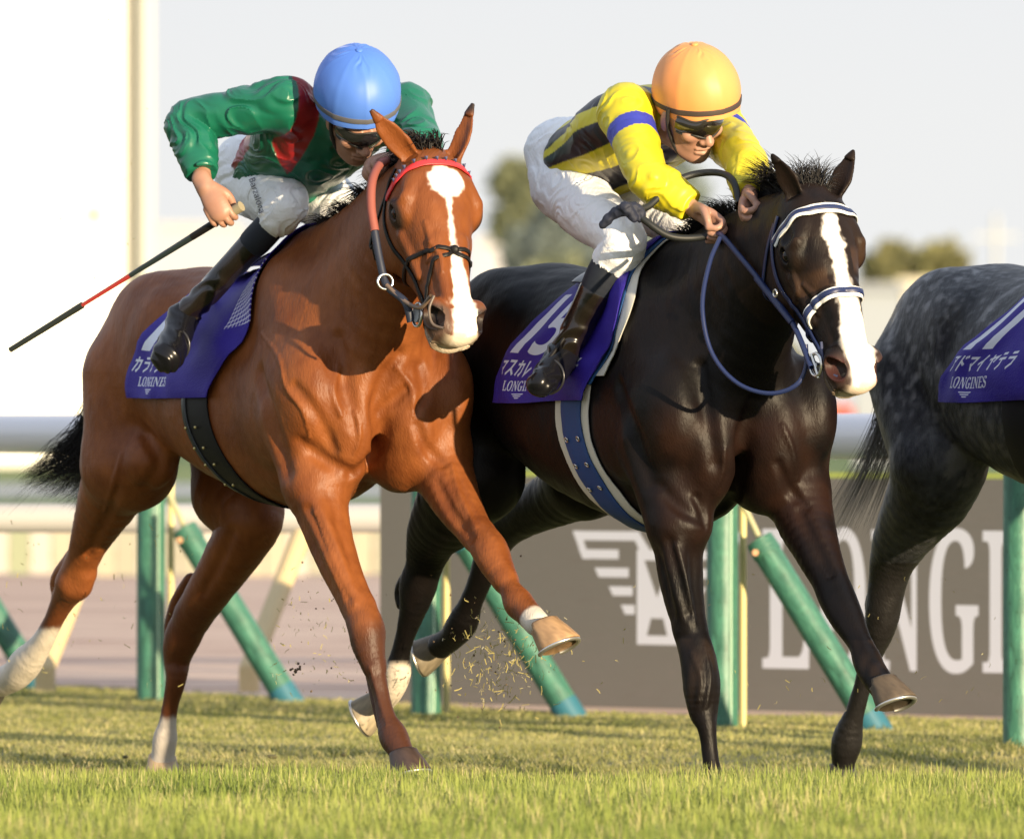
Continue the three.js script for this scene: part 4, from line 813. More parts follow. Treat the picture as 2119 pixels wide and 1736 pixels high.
// ---------------------------------------------------------------- the dark grey leading at the edge of the picture
const GREY = frame(2492, 0.75, 28);
const greyF = new Field();
{
  const fr = GREY, w = fr.w, p = fr.p, F = greyF;
  torso(F, fr);
  neck(F, [[w(-0.44, 1.535), 0.075], [w(-0.15, 1.60), 0.075], [w(0.15, 1.66), 0.066], [w(0.42, 1.70), 0.07]], [[w(-0.22, 1.36), 0.175], [w(0.05, 1.47), 0.14], [w(0.42, 1.62), 0.10]], [[w(-0.08, 1.20), 0.145], [w(0.15, 1.36), 0.11], [w(0.42, 1.52), 0.08]]);
  const H = headFrame(w(0.46, 1.74), w(0.80, 1.27), 28); head(F, H);
  ear(F, H.w(0.01, -0.03, -0.052), H.w(-0.16, -0.03, -0.10), V(-0.3, 0.1, 0.8)); ear(F, H.w(0.01, -0.03, 0.052), H.w(-0.16, -0.03, 0.08), V(-0.3, 0.1, 0.8));
  const L = (rows, k) => F.chain(legPts(fr, rows), k);
  F.chain([[w(-1.33, 1.18, -0.165), 0.165], [p(1945, 960, -0.19), 0.14]], 0.05);
  L([[1945, 960, -0.19, 100], [1925, 1020, -0.185, 88], [1884, 1085, -0.18, 68], [1852, 1150, -0.175, 50], [1838, 1205, -0.17, 40], [1830, 1255, -0.17, 37], [1822, 1300, -0.17, 32], [1806, 1350, -0.165, 23], [1785, 1420, -0.16, 18], [1768, 1480, -0.16, 20], [1753, 1535, -0.155, 33], [1746, 1580, -0.15, 25], [1742, 1606, -0.15, 27]], 0.02);
  L([[1830, 1190, -0.175, 18], [1806, 1240, -0.175, 15], [1804, 1275, -0.17, 12]], 0.02);
  F.chain([[w(-1.25, 1.18, 0.15), 0.17], [w(-0.95, 0.98, 0.16), 0.12], [w(-0.72, 0.74, 0.14), 0.065], [w(-0.62, 0.60, 0.13), 0.055], [w(-0.50, 0.30, 0.13), 0.028], [w(-0.44, 0.15, 0.13), 0.042], [w(-0.38, 0.04, 0.13), 0.038]], 0.04);
  F.chain([[w(-0.18, 1.0, -0.17), 0.12], [w(0.05, 0.78, -0.16), 0.075], [w(0.32, 0.56, -0.15), 0.05], [w(0.50, 0.34, -0.15), 0.03], [w(0.60, 0.24, -0.15), 0.04], [w(0.68, 0.17, -0.15), 0.04]], 0.03);
  F.chain([[w(-0.15, 1.0, 0.18), 0.12], [w(0.1, 0.82, 0.17), 0.075], [w(0.2, 0.55, 0.16), 0.05], [w(0.0, 0.36, 0.16), 0.03], [w(-0.08, 0.28, 0.16), 0.04], [w(-0.12, 0.36, 0.16), 0.04]], 0.03);
  F.disp = (x, y, z) => 0.0022 * fbm(x * 26, y * 20, z * 26, 2) + 0.003 * fbm(x * 9, y * 7, z * 9, 2);
}
function greyColor(x, y, z) {
  const [f, h, l] = GREY.inv(x, y, z), g = fbm(x * 8, y * 8, z * 8, 3), spot = fbm(x * 19 + 4, y * 19, z * 19, 2), fine = fbm(x * 90, y * 45, z * 90, 2);
  let c = mix3([0.012, 0.0125, 0.0145], [0.060, 0.062, 0.068], clamp(0.40 + 0.7 * g + 0.55 * fine, 0, 1));
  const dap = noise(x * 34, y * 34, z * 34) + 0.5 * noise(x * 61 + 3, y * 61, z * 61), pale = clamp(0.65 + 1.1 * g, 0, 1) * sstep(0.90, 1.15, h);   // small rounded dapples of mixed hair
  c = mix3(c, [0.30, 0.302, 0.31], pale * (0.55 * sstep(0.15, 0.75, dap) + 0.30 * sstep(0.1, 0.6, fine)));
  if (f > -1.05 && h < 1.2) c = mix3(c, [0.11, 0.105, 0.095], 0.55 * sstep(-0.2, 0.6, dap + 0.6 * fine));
  if (h < 0.62) c = mix3(c, [0.010, 0.0085, 0.008], 0.85);
  return c;
}
const grey = thing('horse', 'dark dappled grey racehorse seen from its hindquarters at the picture edge', 'horse', 'racehorses');
{
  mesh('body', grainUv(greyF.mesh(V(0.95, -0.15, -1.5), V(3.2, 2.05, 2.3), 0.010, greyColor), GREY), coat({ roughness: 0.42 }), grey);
  const horn = std([0.05, 0.045, 0.04], 0.5);
  hoof(grey, GREY.p(1742, 1640, -0.15), V(0, 1, -0.05), GREY.F, horn); hoof(grey, GREY.w(-0.34, -0.05, 0.13), V(-0.2, 1, -0.2), GREY.F, horn);
  hoof(grey, GREY.w(0.73, 0.09, -0.15), V(-0.3, 1, -0.3), GREY.F, horn); hoof(grey, GREY.w(-0.16, 0.44, 0.16), V(0.2, -1, 0.4), V(-0.5, 0, -0.8), horn);
  const list = [], root = GREY.w(-1.52, 1.34, 0);
  for (let i = 0; i < 460; i++) {
    const u = rnd(), v = rr(-1, 1), e = at(lerp(1705, 1840, u) + rr(-18, 18), lerp(1090, 960, u * rnd()) + v * 45, -0.75 + rr(-0.12, 0.12));
    list.push([[jit(root, 0.025), root.clone().lerp(e, 0.3).add(V(-0.03, 0.09, 0)), root.clone().lerp(e, 0.65).add(V(0.02, 0.05, 0)), e], rr(0.0009, 0.0022)]);
  }
  mesh('tail', strands(list, 8), greyHair, grey);
}

// ---------------------------------------------------------------- riders
function basis(fwd, up) { const f = fwd.clone().normalize(), u = up.clone().addScaledVector(f, -up.dot(f)).normalize(), r = u.clone().cross(f); return { f, u, r, axes: [r, u, f] }; }   // r points to the left hand of the one who faces f
const on = (o, B, x, y, z) => o.clone().addScaledVector(B.r, x).addScaledVector(B.u, y).addScaledVector(B.f, z);
function face(F, c, B, k = 1) {   // c: centre of the head
  const q = (x, y, z) => on(c, B, x * k, y * k, z * k), ax = B.axes, R = (...a) => a.map((v) => v * k);
  F.ball(q(0, 0.025, -0.008), ax, R(0.077, 0.098, 0.097), 0.02);
  F.ball(q(0, -0.055, 0.022), ax, R(0.058, 0.062, 0.066), 0.03);
  F.ball(q(0, -0.098, 0.058), ax, R(0.026, 0.020, 0.024), 0.025);                      // chin
  F.chain([[q(-0.055, -0.055, 0.0), 0.016 * k], [q(-0.036, -0.092, 0.035), 0.016 * k], [q(0, -0.104, 0.060), 0.016 * k], [q(0.036, -0.092, 0.035), 0.016 * k], [q(0.055, -0.055, 0.0), 0.016 * k]], 0.02);   // jaw
  F.chain([[q(0, 0.018, 0.088), 0.009 * k], [q(0, -0.012, 0.100), 0.010 * k], [q(0, -0.032, 0.110), 0.014 * k]], 0.012);  // nose
  for (const s of [-1, 1]) {
    F.ball(q(s * 0.014, -0.036, 0.098), ax, R(0.010, 0.009, 0.010), 0.008);            // nostril wings
    F.ball(q(s * 0.042, -0.018, 0.068), ax, R(0.026, 0.022, 0.022), 0.02);             // cheekbone
    F.cone(q(s * 0.016, 0.030, 0.088), q(s * 0.050, 0.028, 0.066), 0.010 * k, 0.009 * k, 0.012);   // brow
    F.ball(q(s * 0.079, -0.005, -0.010), ax, R(0.010, 0.032, 0.020), 0.006);           // ear
    F.ball(q(s * 0.032, 0.008, 0.094), ax, R(0.016, 0.010, 0.012), 0.01, true);        // eye hollow
  }
  F.chain([[q(-0.022, -0.063, 0.083), 0.006 * k], [q(0, -0.061, 0.091), 0.0075 * k], [q(0.022, -0.063, 0.083), 0.006 * k]], 0.006);
  F.chain([[q(-0.020, -0.076, 0.080), 0.006 * k], [q(0, -0.077, 0.088), 0.008 * k], [q(0.020, -0.076, 0.080), 0.006 * k]], 0.006);
  F.chain([[q(-0.026, -0.0690, 0.084), 0.0025], [q(0, -0.0690, 0.096), 0.003], [q(0.026, -0.0690, 0.084), 0.0025]], 0.004, null, true);
}
// a gripping hand: wrist, d towards the knuckles, a across to the index finger, n out of the palm
function hand(F, wrist, d0, a0, n0, k = 1, tight = 1) {
  const d = d0.clone().normalize(), a = a0.clone().addScaledVector(d, -a0.dot(d)).normalize(), n = a.clone().cross(d).normalize(); if (n.dot(n0) < 0) n.negate();
  const q = (x, y, z) => wrist.clone().addScaledVector(d, x * k).addScaledVector(a, y * k).addScaledVector(n, z * k);
  F.chain([[q(-0.03, 0, 0), 0.027 * k], [q(0.02, 0.002, 0), 0.031 * k], [q(0.055, 0.004, 0), 0.037 * k], [q(0.082, 0.003, 0), 0.034 * k]], 0.012, [n, 1.75]);
  const len = [1.0, 1.08, 1.0, 0.84];
  for (let i = 0; i < 4; i++) {
    const y = 0.031 - i * 0.0205, l = len[i], r = [0.0098, 0.0100, 0.0094, 0.0084][i] * k, b = 0.088 - [0.004, 0, 0.003, 0.010][i];
    F.chain([[q(b - 0.02, y, 0.002), r], [q(b, y, 0.001), r * 1.05], [q(b + 0.030 * l, y * 1.02, 0.010 * tight), r], [q(b + 0.033 * l, y * 0.98, 0.036 * l * tight), r * 0.94], [q(b + 0.012, y * 0.94, 0.050 * tight), r * 0.85]], 0.004);
  }
  F.chain([[q(0.012, 0.022, 0.006), 0.017 * k], [q(0.045, 0.043, 0.018), 0.014 * k], [q(0.074, 0.043, 0.034), 0.0115 * k], [q(0.094, 0.026, 0.046), 0.0100 * k]], 0.010);   // thumb
  return { grip: q(0.100, 0, 0.027), q, d, a, n };
}
const skinMat = phys([1, 1, 1], 0.48, { vertexColors: true, sheen: 0.1 });
const skinColor = (base) => (x, y, z) => { const g = fbm(x * 30, y * 30, z * 30, 3), b = fbm(x * 12, y * 12, z * 12, 2); return [base[0] * (1 + 0.10 * g), base[1] * (1 + 0.16 * g - 0.12 * b), base[2] * (1 + 0.18 * g - 0.16 * b)]; };
// cloth folds: ripples across a limb, strongest where it bends
const satin = (c, o = {}) => phys(c, 0.30, { sheen: 0.35, sheenRoughness: 0.3, ...o });
function fold(x, y, z, s = 1) { const a = fbm(x * 9 * s + 1.7, y * 9 * s, z * 9 * s, 2); return 0.006 * (1 - Math.abs(fbm(x * 12 * s, y * 16 * s, z * 12 * s + 5 * a, 2)) * 2.2) + 0.004 * a; }
function cap(parent, c, B, r, mat, bandMat, bandY, seams, wrinkles) {   // a silk cap pulled over the helmet, with its elastic band
  const nu = 96, nv = 44, p = [], idx = [], rx = r[0], ry = r[1], rz = r[2];
  const R = (th, ph) => {
    const s = Math.sin(th), x = s * Math.sin(ph), y = Math.cos(th), z = s * Math.cos(ph);
    let k = 1 + 0.014 * Math.pow(Math.abs(Math.cos(ph * seams / 2)), 30) * Math.sin(Math.min(th, 1.5)) + 0.011 * wrinkles * Math.sin(ph * 12 + 4 * noise(ph * 2, th * 4, 2)) * sstep(0.15, 0.3, th) * sstep(0.85, 0.4, th) * sstep(-0.2, 0.4, noise(ph * 1.3 + 4, 1, 3)) + 0.006 * noise(x * 4, y * 4, z * 4);
    if (th > 1.70) k += 0.06 * sstep(1.70, 1.92, th) * sstep(0.0, 0.9, Math.cos(ph));      // short peak over the brow
    return on(c, B, x * rx * k, y * ry * k, z * rz * k);
  };
  for (let j = 0; j <= nv; j++) for (let i = 0; i < nu; i++) { const q = R(0.001 + j / nv * (1.99 - 0.10 * Math.cos(i / nu * 6.28318)), i / nu * 6.28318); p.push(q.x, q.y, q.z); }
  for (let j = 0; j < nv; j++) for (let i = 0; i < nu; i++) { const a = j * nu + i, b = j * nu + (i + 1) % nu; idx.push(a, a + nu, b, b, a + nu, b + nu); }
  const g = new THREE.BufferGeometry(); g.setAttribute('position', new THREE.Float32BufferAttribute(p, 3)); g.setIndex(idx); g.computeVertexNormals();
  const m = mesh('helmet', g, mat, parent);
  mesh('button', new THREE.SphereGeometry(0.011, 12, 8).scale(1, 0.5, 1).applyQuaternion(new THREE.Quaternion().setFromUnitVectors(V(0, 1, 0), B.u)).translate(...on(c, B, 0, ry * 1.005, 0).toArray()), mat, m);
  const bp = [], bi = [], nb = 96;   // band: a flat strap ring
  for (const [dt, out] of [[-0.055, 1.004], [-0.05, 1.022], [0.05, 1.022], [0.055, 1.004]]) for (let i = 0; i < nb; i++) { const ph = i / nb * 6.28318, q = R(bandY + dt, ph), v = q.sub(c).multiplyScalar(out).add(c); bp.push(v.x, v.y, v.z); }
  for (let j = 0; j < 3; j++) for (let i = 0; i < nb; i++) { const a = j * nb + i, b = j * nb + (i + 1) % nb; bi.push(a, a + nb, b, b, a + nb, b + nb); }
  const h = new THREE.BufferGeometry(); h.setAttribute('position', new THREE.Float32BufferAttribute(bp, 3)); h.setIndex(bi); h.computeVertexNormals();
  mesh('elastic_band', h, bandMat, m);
  return m;
}
function goggles(parent, c, B, k, lens, strap) {   // a wrap-round lens across the eyes and a strap round the head
  const p = [], idx = [], n = 28, m = 6;
  for (let j = 0; j <= m; j++) for (let i = 0; i <= n; i++) {
    const a = lerp(-1.22, 1.22, i / n), v = lerp(-1, 1, j / m), w = 0.027 * (1 - 0.25 * Math.pow(Math.abs(a) / 1.22, 3)) * (1 + 0.18 * Math.cos(a * 5.2)), bulge = 0.010 * (1 - v * v);
    const q = on(c, B, Math.sin(a) * (0.078 + bulge) * k, (0.012 + v * w) * k, (Math.cos(a) * (0.095 + bulge) + 0.010) * k); p.push(q.x, q.y, q.z);
  }
  for (let j = 0; j < m; j++) for (let i = 0; i < n; i++) { const a = j * (n + 1) + i; idx.push(a, a + 1, a + n + 1, a + 1, a + n + 2, a + n + 1); }
  const g = new THREE.BufferGeometry(); g.setAttribute('position', new THREE.Float32BufferAttribute(p, 3)); g.setIndex(idx); g.computeVertexNormals();
  const o = mesh('goggles', g, lens, parent), rim = [];
  for (const v of [-1, 1]) { const pts = []; for (let i = 0; i <= 20; i++) { const a = lerp(-1.22, 1.22, i / 20), w = 0.027 * (1 - 0.25 * Math.pow(Math.abs(a) / 1.22, 3)) * (1 + 0.18 * Math.cos(a * 5.2)); pts.push(on(c, B, Math.sin(a) * 0.079 * k, (0.012 + v * w) * k, (Math.cos(a) * 0.096 + 0.010) * k)); } rim.push(tube(pts, 0.0032, 40, 6)); }
  mesh('goggle_rim', mergeGeometries(rim), strap, o);
}
function chinStrap(r, j, mat) { const B = r.HB, q = (x, y, z) => on(j.head, B, x, y, z); mesh('chin_strap', tube([q(-0.086, 0.05, 0.01), q(-0.084, 0.0, 0.012), q(-0.070, -0.055, 0.022), q(-0.045, -0.100, 0.036), q(0, -0.126, 0.052), q(0.045, -0.100, 0.036), q(0.070, -0.055, 0.022), q(0.084, 0.0, 0.012), q(0.086, 0.05, 0.01)], 0.006, 70, 6), mat, r.person); }
// drape a printed patch on a field: rows of rays from points of a rectangle
function patch(F, o, ux, uy, dir, w, h, off, n = 14, m = 8) {
  const p = [], uv = [], idx = [];
  for (let j = 0; j <= m; j++) for (let i = 0; i <= n; i++) {
    const a = o.clone().addScaledVector(ux, (i / n - 0.5) * w).addScaledVector(uy, (j / m - 0.5) * h), q = F.hit(a, dir, 1) ?? a.clone().addScaledVector(dir, 0.1), g = F.grad(q);
    p.push(q.x + g.x * off, q.y + g.y * off, q.z + g.z * off); uv.push(i / n, j / m);
  }
  for (let j = 0; j < m; j++) for (let i = 0; i < n; i++) { const a = j * (n + 1) + i; idx.push(a, a + 1, a + n + 1, a + 1, a + n + 2, a + n + 1); }
  const g = new THREE.BufferGeometry(); g.setAttribute('position', new THREE.Float32BufferAttribute(p, 3)); g.setAttribute('uv', new THREE.Float32BufferAttribute(uv, 2)); g.setIndex(idx); g.computeVertexNormals(); return g;
}
const around = (pts, r) => { const lo = V(1e3, 1e3, 1e3), hi = V(-1e3, -1e3, -1e3); for (const q of pts) { lo.min(q); hi.max(q); } return [lo.subScalar(r), hi.addScalar(r)]; };
const clothWeave = noiseTexture(256, (i, j) => 0.5 + 0.5 * fbm(i / 9, j / 9, 8.2, 3), [6, 6]);
const breechMat = phys([1, 1, 1], 0.62, { vertexColors: true, sheen: 0.3, bumpMap: clothWeave, bumpScale: 0.0015 });
const bootBlack = phys([0.006, 0.006, 0.008], 0.24, { specularIntensity: 0.6 }), bootBrown = phys([0.009, 0.006, 0.005], 0.26, { clearcoat: 0.35 }), gaiter = phys([0.006, 0.010, 0.020], 0.7, { sheen: 0.2 }), sole = std([0.03, 0.03, 0.03], 0.7);

function rider(o) {
  const J = o.j, person = thing('person', o.label, 'person', 'jockeys'), HB = basis(o.faceDir, o.headUp);
  const torsoUp = J.neck.clone().sub(J.pelvis).normalize(), shoulderAxis = J.shL.clone().sub(J.shR).normalize(), TB = { u: torsoUp, r: shoulderAxis, f: shoulderAxis.clone().cross(torsoUp).normalize() };
  TB.axes = [TB.r, TB.u, TB.f];
  const chest = J.pelvis.clone().lerp(J.neck, 0.66), belly = J.pelvis.clone().lerp(J.neck, 0.32);
  // one continuous body under the clothes
  const body = new Field(), jersey = new Field(), legs = new Field();
  const torsoOf = (F, g) => {
    F.ball(chest, TB.axes, [0.165 + g, 0.17 + g, 0.115 + g], 0.06);
    F.ball(belly, TB.axes, [0.140 + g, 0.16 + g, 0.105 + g], 0.07);
    F.chain([[J.shR, 0.062 + g], [J.neck.clone().addScaledVector(TB.u, -0.055), 0.066 + g], [J.shL, 0.062 + g]], 0.06);
  };
  const armOf = (F, sh, el, wr, g, cuff) => F.chain([[sh, 0.058 + g], [sh.clone().lerp(el, 0.5), 0.047 + g], [el, 0.040 + g], [el.clone().lerp(wr, 0.35), 0.042 + g], [el.clone().lerp(wr, cuff), 0.029 + g * 0.8]], 0.03);
  const legOf = (F, hip, kn, an, g) => F.chain([[hip, 0.088 + g], [hip.clone().lerp(kn, 0.5), 0.077 + g], [kn, 0.048 + g], [kn.clone().lerp(an, 0.3), 0.042 + g], [an, 0.030 + g]], 0.03);
  torsoOf(body, -0.012); armOf(body, J.shR, J.elR, J.wrR, -0.008, 1); armOf(body, J.shL, J.elL, J.wrL, -0.008, 1);
  body.ball(J.pelvis, TB.axes, [0.15, 0.12, 0.11], 0.06); legOf(body, J.hipR, J.knR, J.anR, -0.008); legOf(body, J.hipL, J.knL, J.anL, -0.008);
  for (const s of ['R', 'L']) body.chain([[J['an' + s], 0.024], [J['toe' + s].clone().lerp(J['an' + s], 0.25), 0.016]], 0.01);
  body.chain([[J.neck.clone().addScaledVector(TB.u, -0.05), 0.058], [on(J.head, HB, 0, -0.075, -0.03), 0.052]], 0.03);
  face(body, J.head, HB, o.headK);
  const hR = hand(body, J.wrR, J.hdR.clone().sub(J.wrR), o.aR, o.nR), hL = hand(body, J.wrL, J.hdL.clone().sub(J.wrL), o.aL, o.nL);
  const all = Object.values(J).filter((v) => v.isVector3), [lo, hi] = around(all, 0.2), sk = skinColor(o.skin);
  const isFine = (x, y, z) => { const q = V(x, y, z); return q.distanceTo(J.head) < 0.165 || q.distanceTo(hR.q(0.06, 0, 0.02)) < 0.125 || q.distanceTo(hL.q(0.06, 0, 0.02)) < 0.125; };
  const parts = [body.mesh(lo, hi, 0.016, sk, (x, y, z) => !isFine(x, y, z))];
  for (const c of [J.head, hR.q(0.06, 0, 0.02), hL.q(0.06, 0, 0.02)]) { const [a, b] = around([c], 0.15); parts.push(body.mesh(a, b, 0.0032, sk, isFine)); }
  mesh('body', mergeGeometries(parts), skinMat, person);
  // racing silks
  torsoOf(jersey, 0.012);
  jersey.ball(J.pelvis.clone().lerp(J.neck, 0.14), TB.axes, [0.135, 0.10, 0.115], 0.06);
  armOf(jersey, J.shR, J.elR, J.wrR, o.sleeve, o.cuff); armOf(jersey, J.shL, J.elL, J.wrL, o.sleeve, o.cuff);
  jersey.chain([[J.neck.clone().addScaledVector(TB.u, -0.05), 0.070], [J.neck.clone().lerp(J.head, 0.28), 0.062]], 0.03);
  const hem = J.pelvis.clone().lerp(J.neck, o.hem ?? 0.10), hemN = TB.u;
  jersey.func((x, y, z) => (x - hem.x) * hemN.x + (y - hem.y) * hemN.y + (z - hem.z) * hemN.z, 0.012, true);
  for (const [el, wr, cuff] of [[J.elR, J.wrR, o.cuff], [J.elL, J.wrL, o.cuff]]) { const e = el.clone().lerp(wr, cuff - 0.02), n = wr.clone().sub(el).normalize(); jersey.func((x, y, z) => { const a = (x - e.x) * n.x + (y - e.y) * n.y + (z - e.z) * n.z; return Math.max(-a, Math.hypot(x - e.x, y - e.y, z - e.z) - 0.12); }, 0.006, true); }
  jersey.disp = o.fold;
  const jg = jersey.mesh(lo, hi, 0.0050, (x, y, z) => o.silks(x, y, z, { TB, J }));
  uvAlong(jg, V(1, 0.3, 0.5), V(-0.2, 1, 0.6)); mesh('racing_silks', jg, o.silkMat, person);
  // breeches
  legs.ball(J.pelvis, TB.axes, [0.150, 0.125, 0.125], 0.06);
  for (const s of [-1, 1]) legs.ball(J.pelvis.clone().addScaledVector(TB.r, s * 0.07).addScaledVector(TB.f, -0.06).addScaledVector(TB.u, -0.03), TB.axes, [0.09, 0.10, 0.085], 0.05);
  for (const s of ['R', 'L']) { const hip = J['hip' + s], kn = J['kn' + s], e = kn.clone().lerp(J['an' + s], o.knee ?? 0.16); legs.chain([[hip, 0.100], [hip.clone().lerp(kn, 0.5), 0.088], [kn, o.kneeR ?? 0.068], [e, 0.060]], 0.04); }
  legs.disp = (x, y, z) => 0.7 * fold(x + 3, y, z, 0.9) - 0.001;
  const lg = legs.mesh(lo, hi, 0.0065, (x, y, z) => { const g = fbm(x * 14, y * 14, z * 14, 3); return [0.84 + 0.03 * g, 0.85 + 0.03 * g, 0.87 + 0.03 * g]; });
  uvAlong(lg, V(1, 0.3, 0.5), V(-0.2, 1, 0.6)); const breeches = mesh('breeches', lg, breechMat, person);
  // boots: shaft, gaiter, foot with a sole
  for (const s of ['R', 'L']) {
    const bk = o.calf ?? 1, kn = J['kn' + s], an = J['an' + s], toe = J['toe' + s], top = kn.clone().lerp(an, 0.10), sh = kn.clone().lerp(an, o.shaft ?? 0.42), shaft = new Field(), foot = new Field(), ga = new Field(), fd = toe.clone().sub(an).normalize(), heel = an.clone().addScaledVector(fd, -0.035).add(V(0, -0.045, 0));
    ga.chain([[top, 0.054 * bk], [kn.clone().lerp(an, 0.3), 0.056 * bk], [sh, 0.050 * bk]], 0.02);
    shaft.chain([[sh, 0.052 * bk], [kn.clone().lerp(an, 0.7), 0.045 * bk], [an, 0.040]], 0.02);
    shaft.disp = (x, y, z) => 0.004 * Math.sin(70 * y + 9 * noise(x * 12, y * 12, z * 12)) * sstep(sh.y, an.y, y);
    foot.chain([[an, 0.045], [an.clone().lerp(toe, 0.4).add(V(0, -0.008, 0)), 0.046], [toe, o.toeR ?? 0.040]], 0.03); foot.cone(an, heel, 0.04, 0.03, 0.03);
    foot.disp = (x, y, z) => 0.0018 * Math.sin(90 * y + 60 * x + 8 * noise(x * 14, y * 14, z * 14));
    let q = around([top, sh], 0.1); mesh('gaiter', ga.mesh(q[0], q[1], 0.008), gaiter, person);
    q = around([sh, an], 0.1); const b = mesh('boot', shaft.mesh(q[0], q[1], 0.006), o.bootMat ?? bootBlack, person);
    q = around([an, toe, heel], 0.08); mesh('boot_foot', foot.mesh(q[0], q[1], 0.005), bootBlack, b);
    const so = new Field(); so.chain([[heel.clone().add(V(0, -0.012, 0)), 0.026], [toe.clone().add(V(0, -0.024, 0)), 0.030]], 0.02, [V(0, 1, 0), 2.6]); q = around([heel, toe], 0.08); mesh('boot_sole', so.mesh(q[0], q[1], 0.006), sole, b);
  }
  return { person, HB, TB, hR, hL, legs, jersey, breeches };
}

// ---- the rider in green on the bay
const G1 = (() => {
  const j = {
    head: at(737, 248, -0.06), neck: at(700, 242, -0.20), pelvis: at(560, 372, -0.66),
    shR: at(590, 212, -0.16), elR: at(392, 250, -0.24), wrR: at(424, 388, -0.10), hdR: at(466, 466, -0.07),
    shL: at(836, 232, -0.34), elL: at(872, 300, -0.10), wrL: at(812, 330, 0.02), hdL: at(772, 338, 0.08),
    hipR: at(545, 388, -0.60), knR: at(598, 426, -0.26), anR: at(378, 658, -0.42), toeR: at(346, 738, -0.28),
    hipL: at(640, 385, -0.72), knL: at(720, 455, -0.50), anL: at(640, 640, -0.90), toeL: at(650, 690, -0.78),
  };
  const red = [0.26, 0.014, 0.016], green = [0.008, 0.125, 0.074];
  const r = rider({
    label: 'jockey in green satin silks with red shoulder panels and blue cap, whip arm raised', j, headK: 1.0, skin: [0.36, 0.19, 0.13],
    faceDir: V(0.30, -0.70, 0.66), headUp: V(0.10, 0.85, 0.55), aR: V(0.85, 0.47, 0.2), nR: V(0.1, 0.1, -1), aL: V(-0.2, 0.2, 1), nL: V(0.2, -0.9, 0.1),
    sleeve: 0.020, cuff: 0.80, hem: 0.02, knee: 0.10, shaft: 0.36, bootMat: bootBrown, toeR: 0.050, kneeR: 0.058, calf: 0.84,
    fold: (x, y, z) => 1.35 * fold(x, y, z, 0.70),
    silkMat: satin([1, 1, 1], { vertexColors: true, roughness: 0.32 }),
    silks: (x, y, z, { TB, J }) => {
      const s = (x - J.neck.x) * TB.r.x + (y - J.neck.y) * TB.r.y + (z - J.neck.z) * TB.r.z, u = (x - J.neck.x) * TB.u.x + (y - J.neck.y) * TB.u.y + (z - J.neck.z) * TB.u.z, f = (x - J.neck.x) * TB.f.x + (y - J.neck.y) * TB.f.y + (z - J.neck.z) * TB.f.z, a = Math.abs(s);
      const inside = (s < 0 ? 1 : 0) * sstep(0.082, 0.086, a) * sstep(0.160, 0.156, a) * (f > 0 ? sstep(-0.20 + (a - 0.086) * 0.9, -0.193 + (a - 0.086) * 0.9, u) : 1);
      return mix3(green, red, inside);
    },
  });
  cap(r.person, at(739, 187, -0.03), basis(V(0.22, -0.52, 0.82), V(0.05, 0.85, 0.52)), [0.129, 0.136, 0.150], phys([0.075, 0.19, 0.62], 0.5, { sheen: 0.6, sheenColor: col(0.5, 0.6, 1), sheenRoughness: 0.5 }), std([0.10, 0.10, 0.11], 0.7), 1.72, 8, 1.2);
  goggles(r.person, j.head, r.HB, 1.0, phys([0.01, 0.01, 0.012], 0.08, { clearcoat: 1 }), std([0.02, 0.02, 0.02], 0.5));
  // name on the thigh
  const t = canvasTexture(512, 160, (c, w, h) => { c.clearRect(0, 0, w, h); c.fillStyle = '#14163c'; c.font = '88px sans-serif'; c.fillText('M Barzalona', 4, 105); });
  const o = at(521, 390, 0.1), ux = V(0.32, -0.95, 0.1).normalize();
  const g = patch(r.legs, o, ux, V(0.95, 0.32, 0).normalize(), V(0, 0, -1), 0.150, 0.047, 0.003, 24, 8);
  mesh('embroidered_name', g, new THREE.MeshStandardMaterial({ map: t, transparent: true, roughness: 0.7, side: THREE.DoubleSide }), r.breeches);
  chinStrap(r, j, std([0.02, 0.02, 0.02], 0.6));
  return { ...r, j };
})();
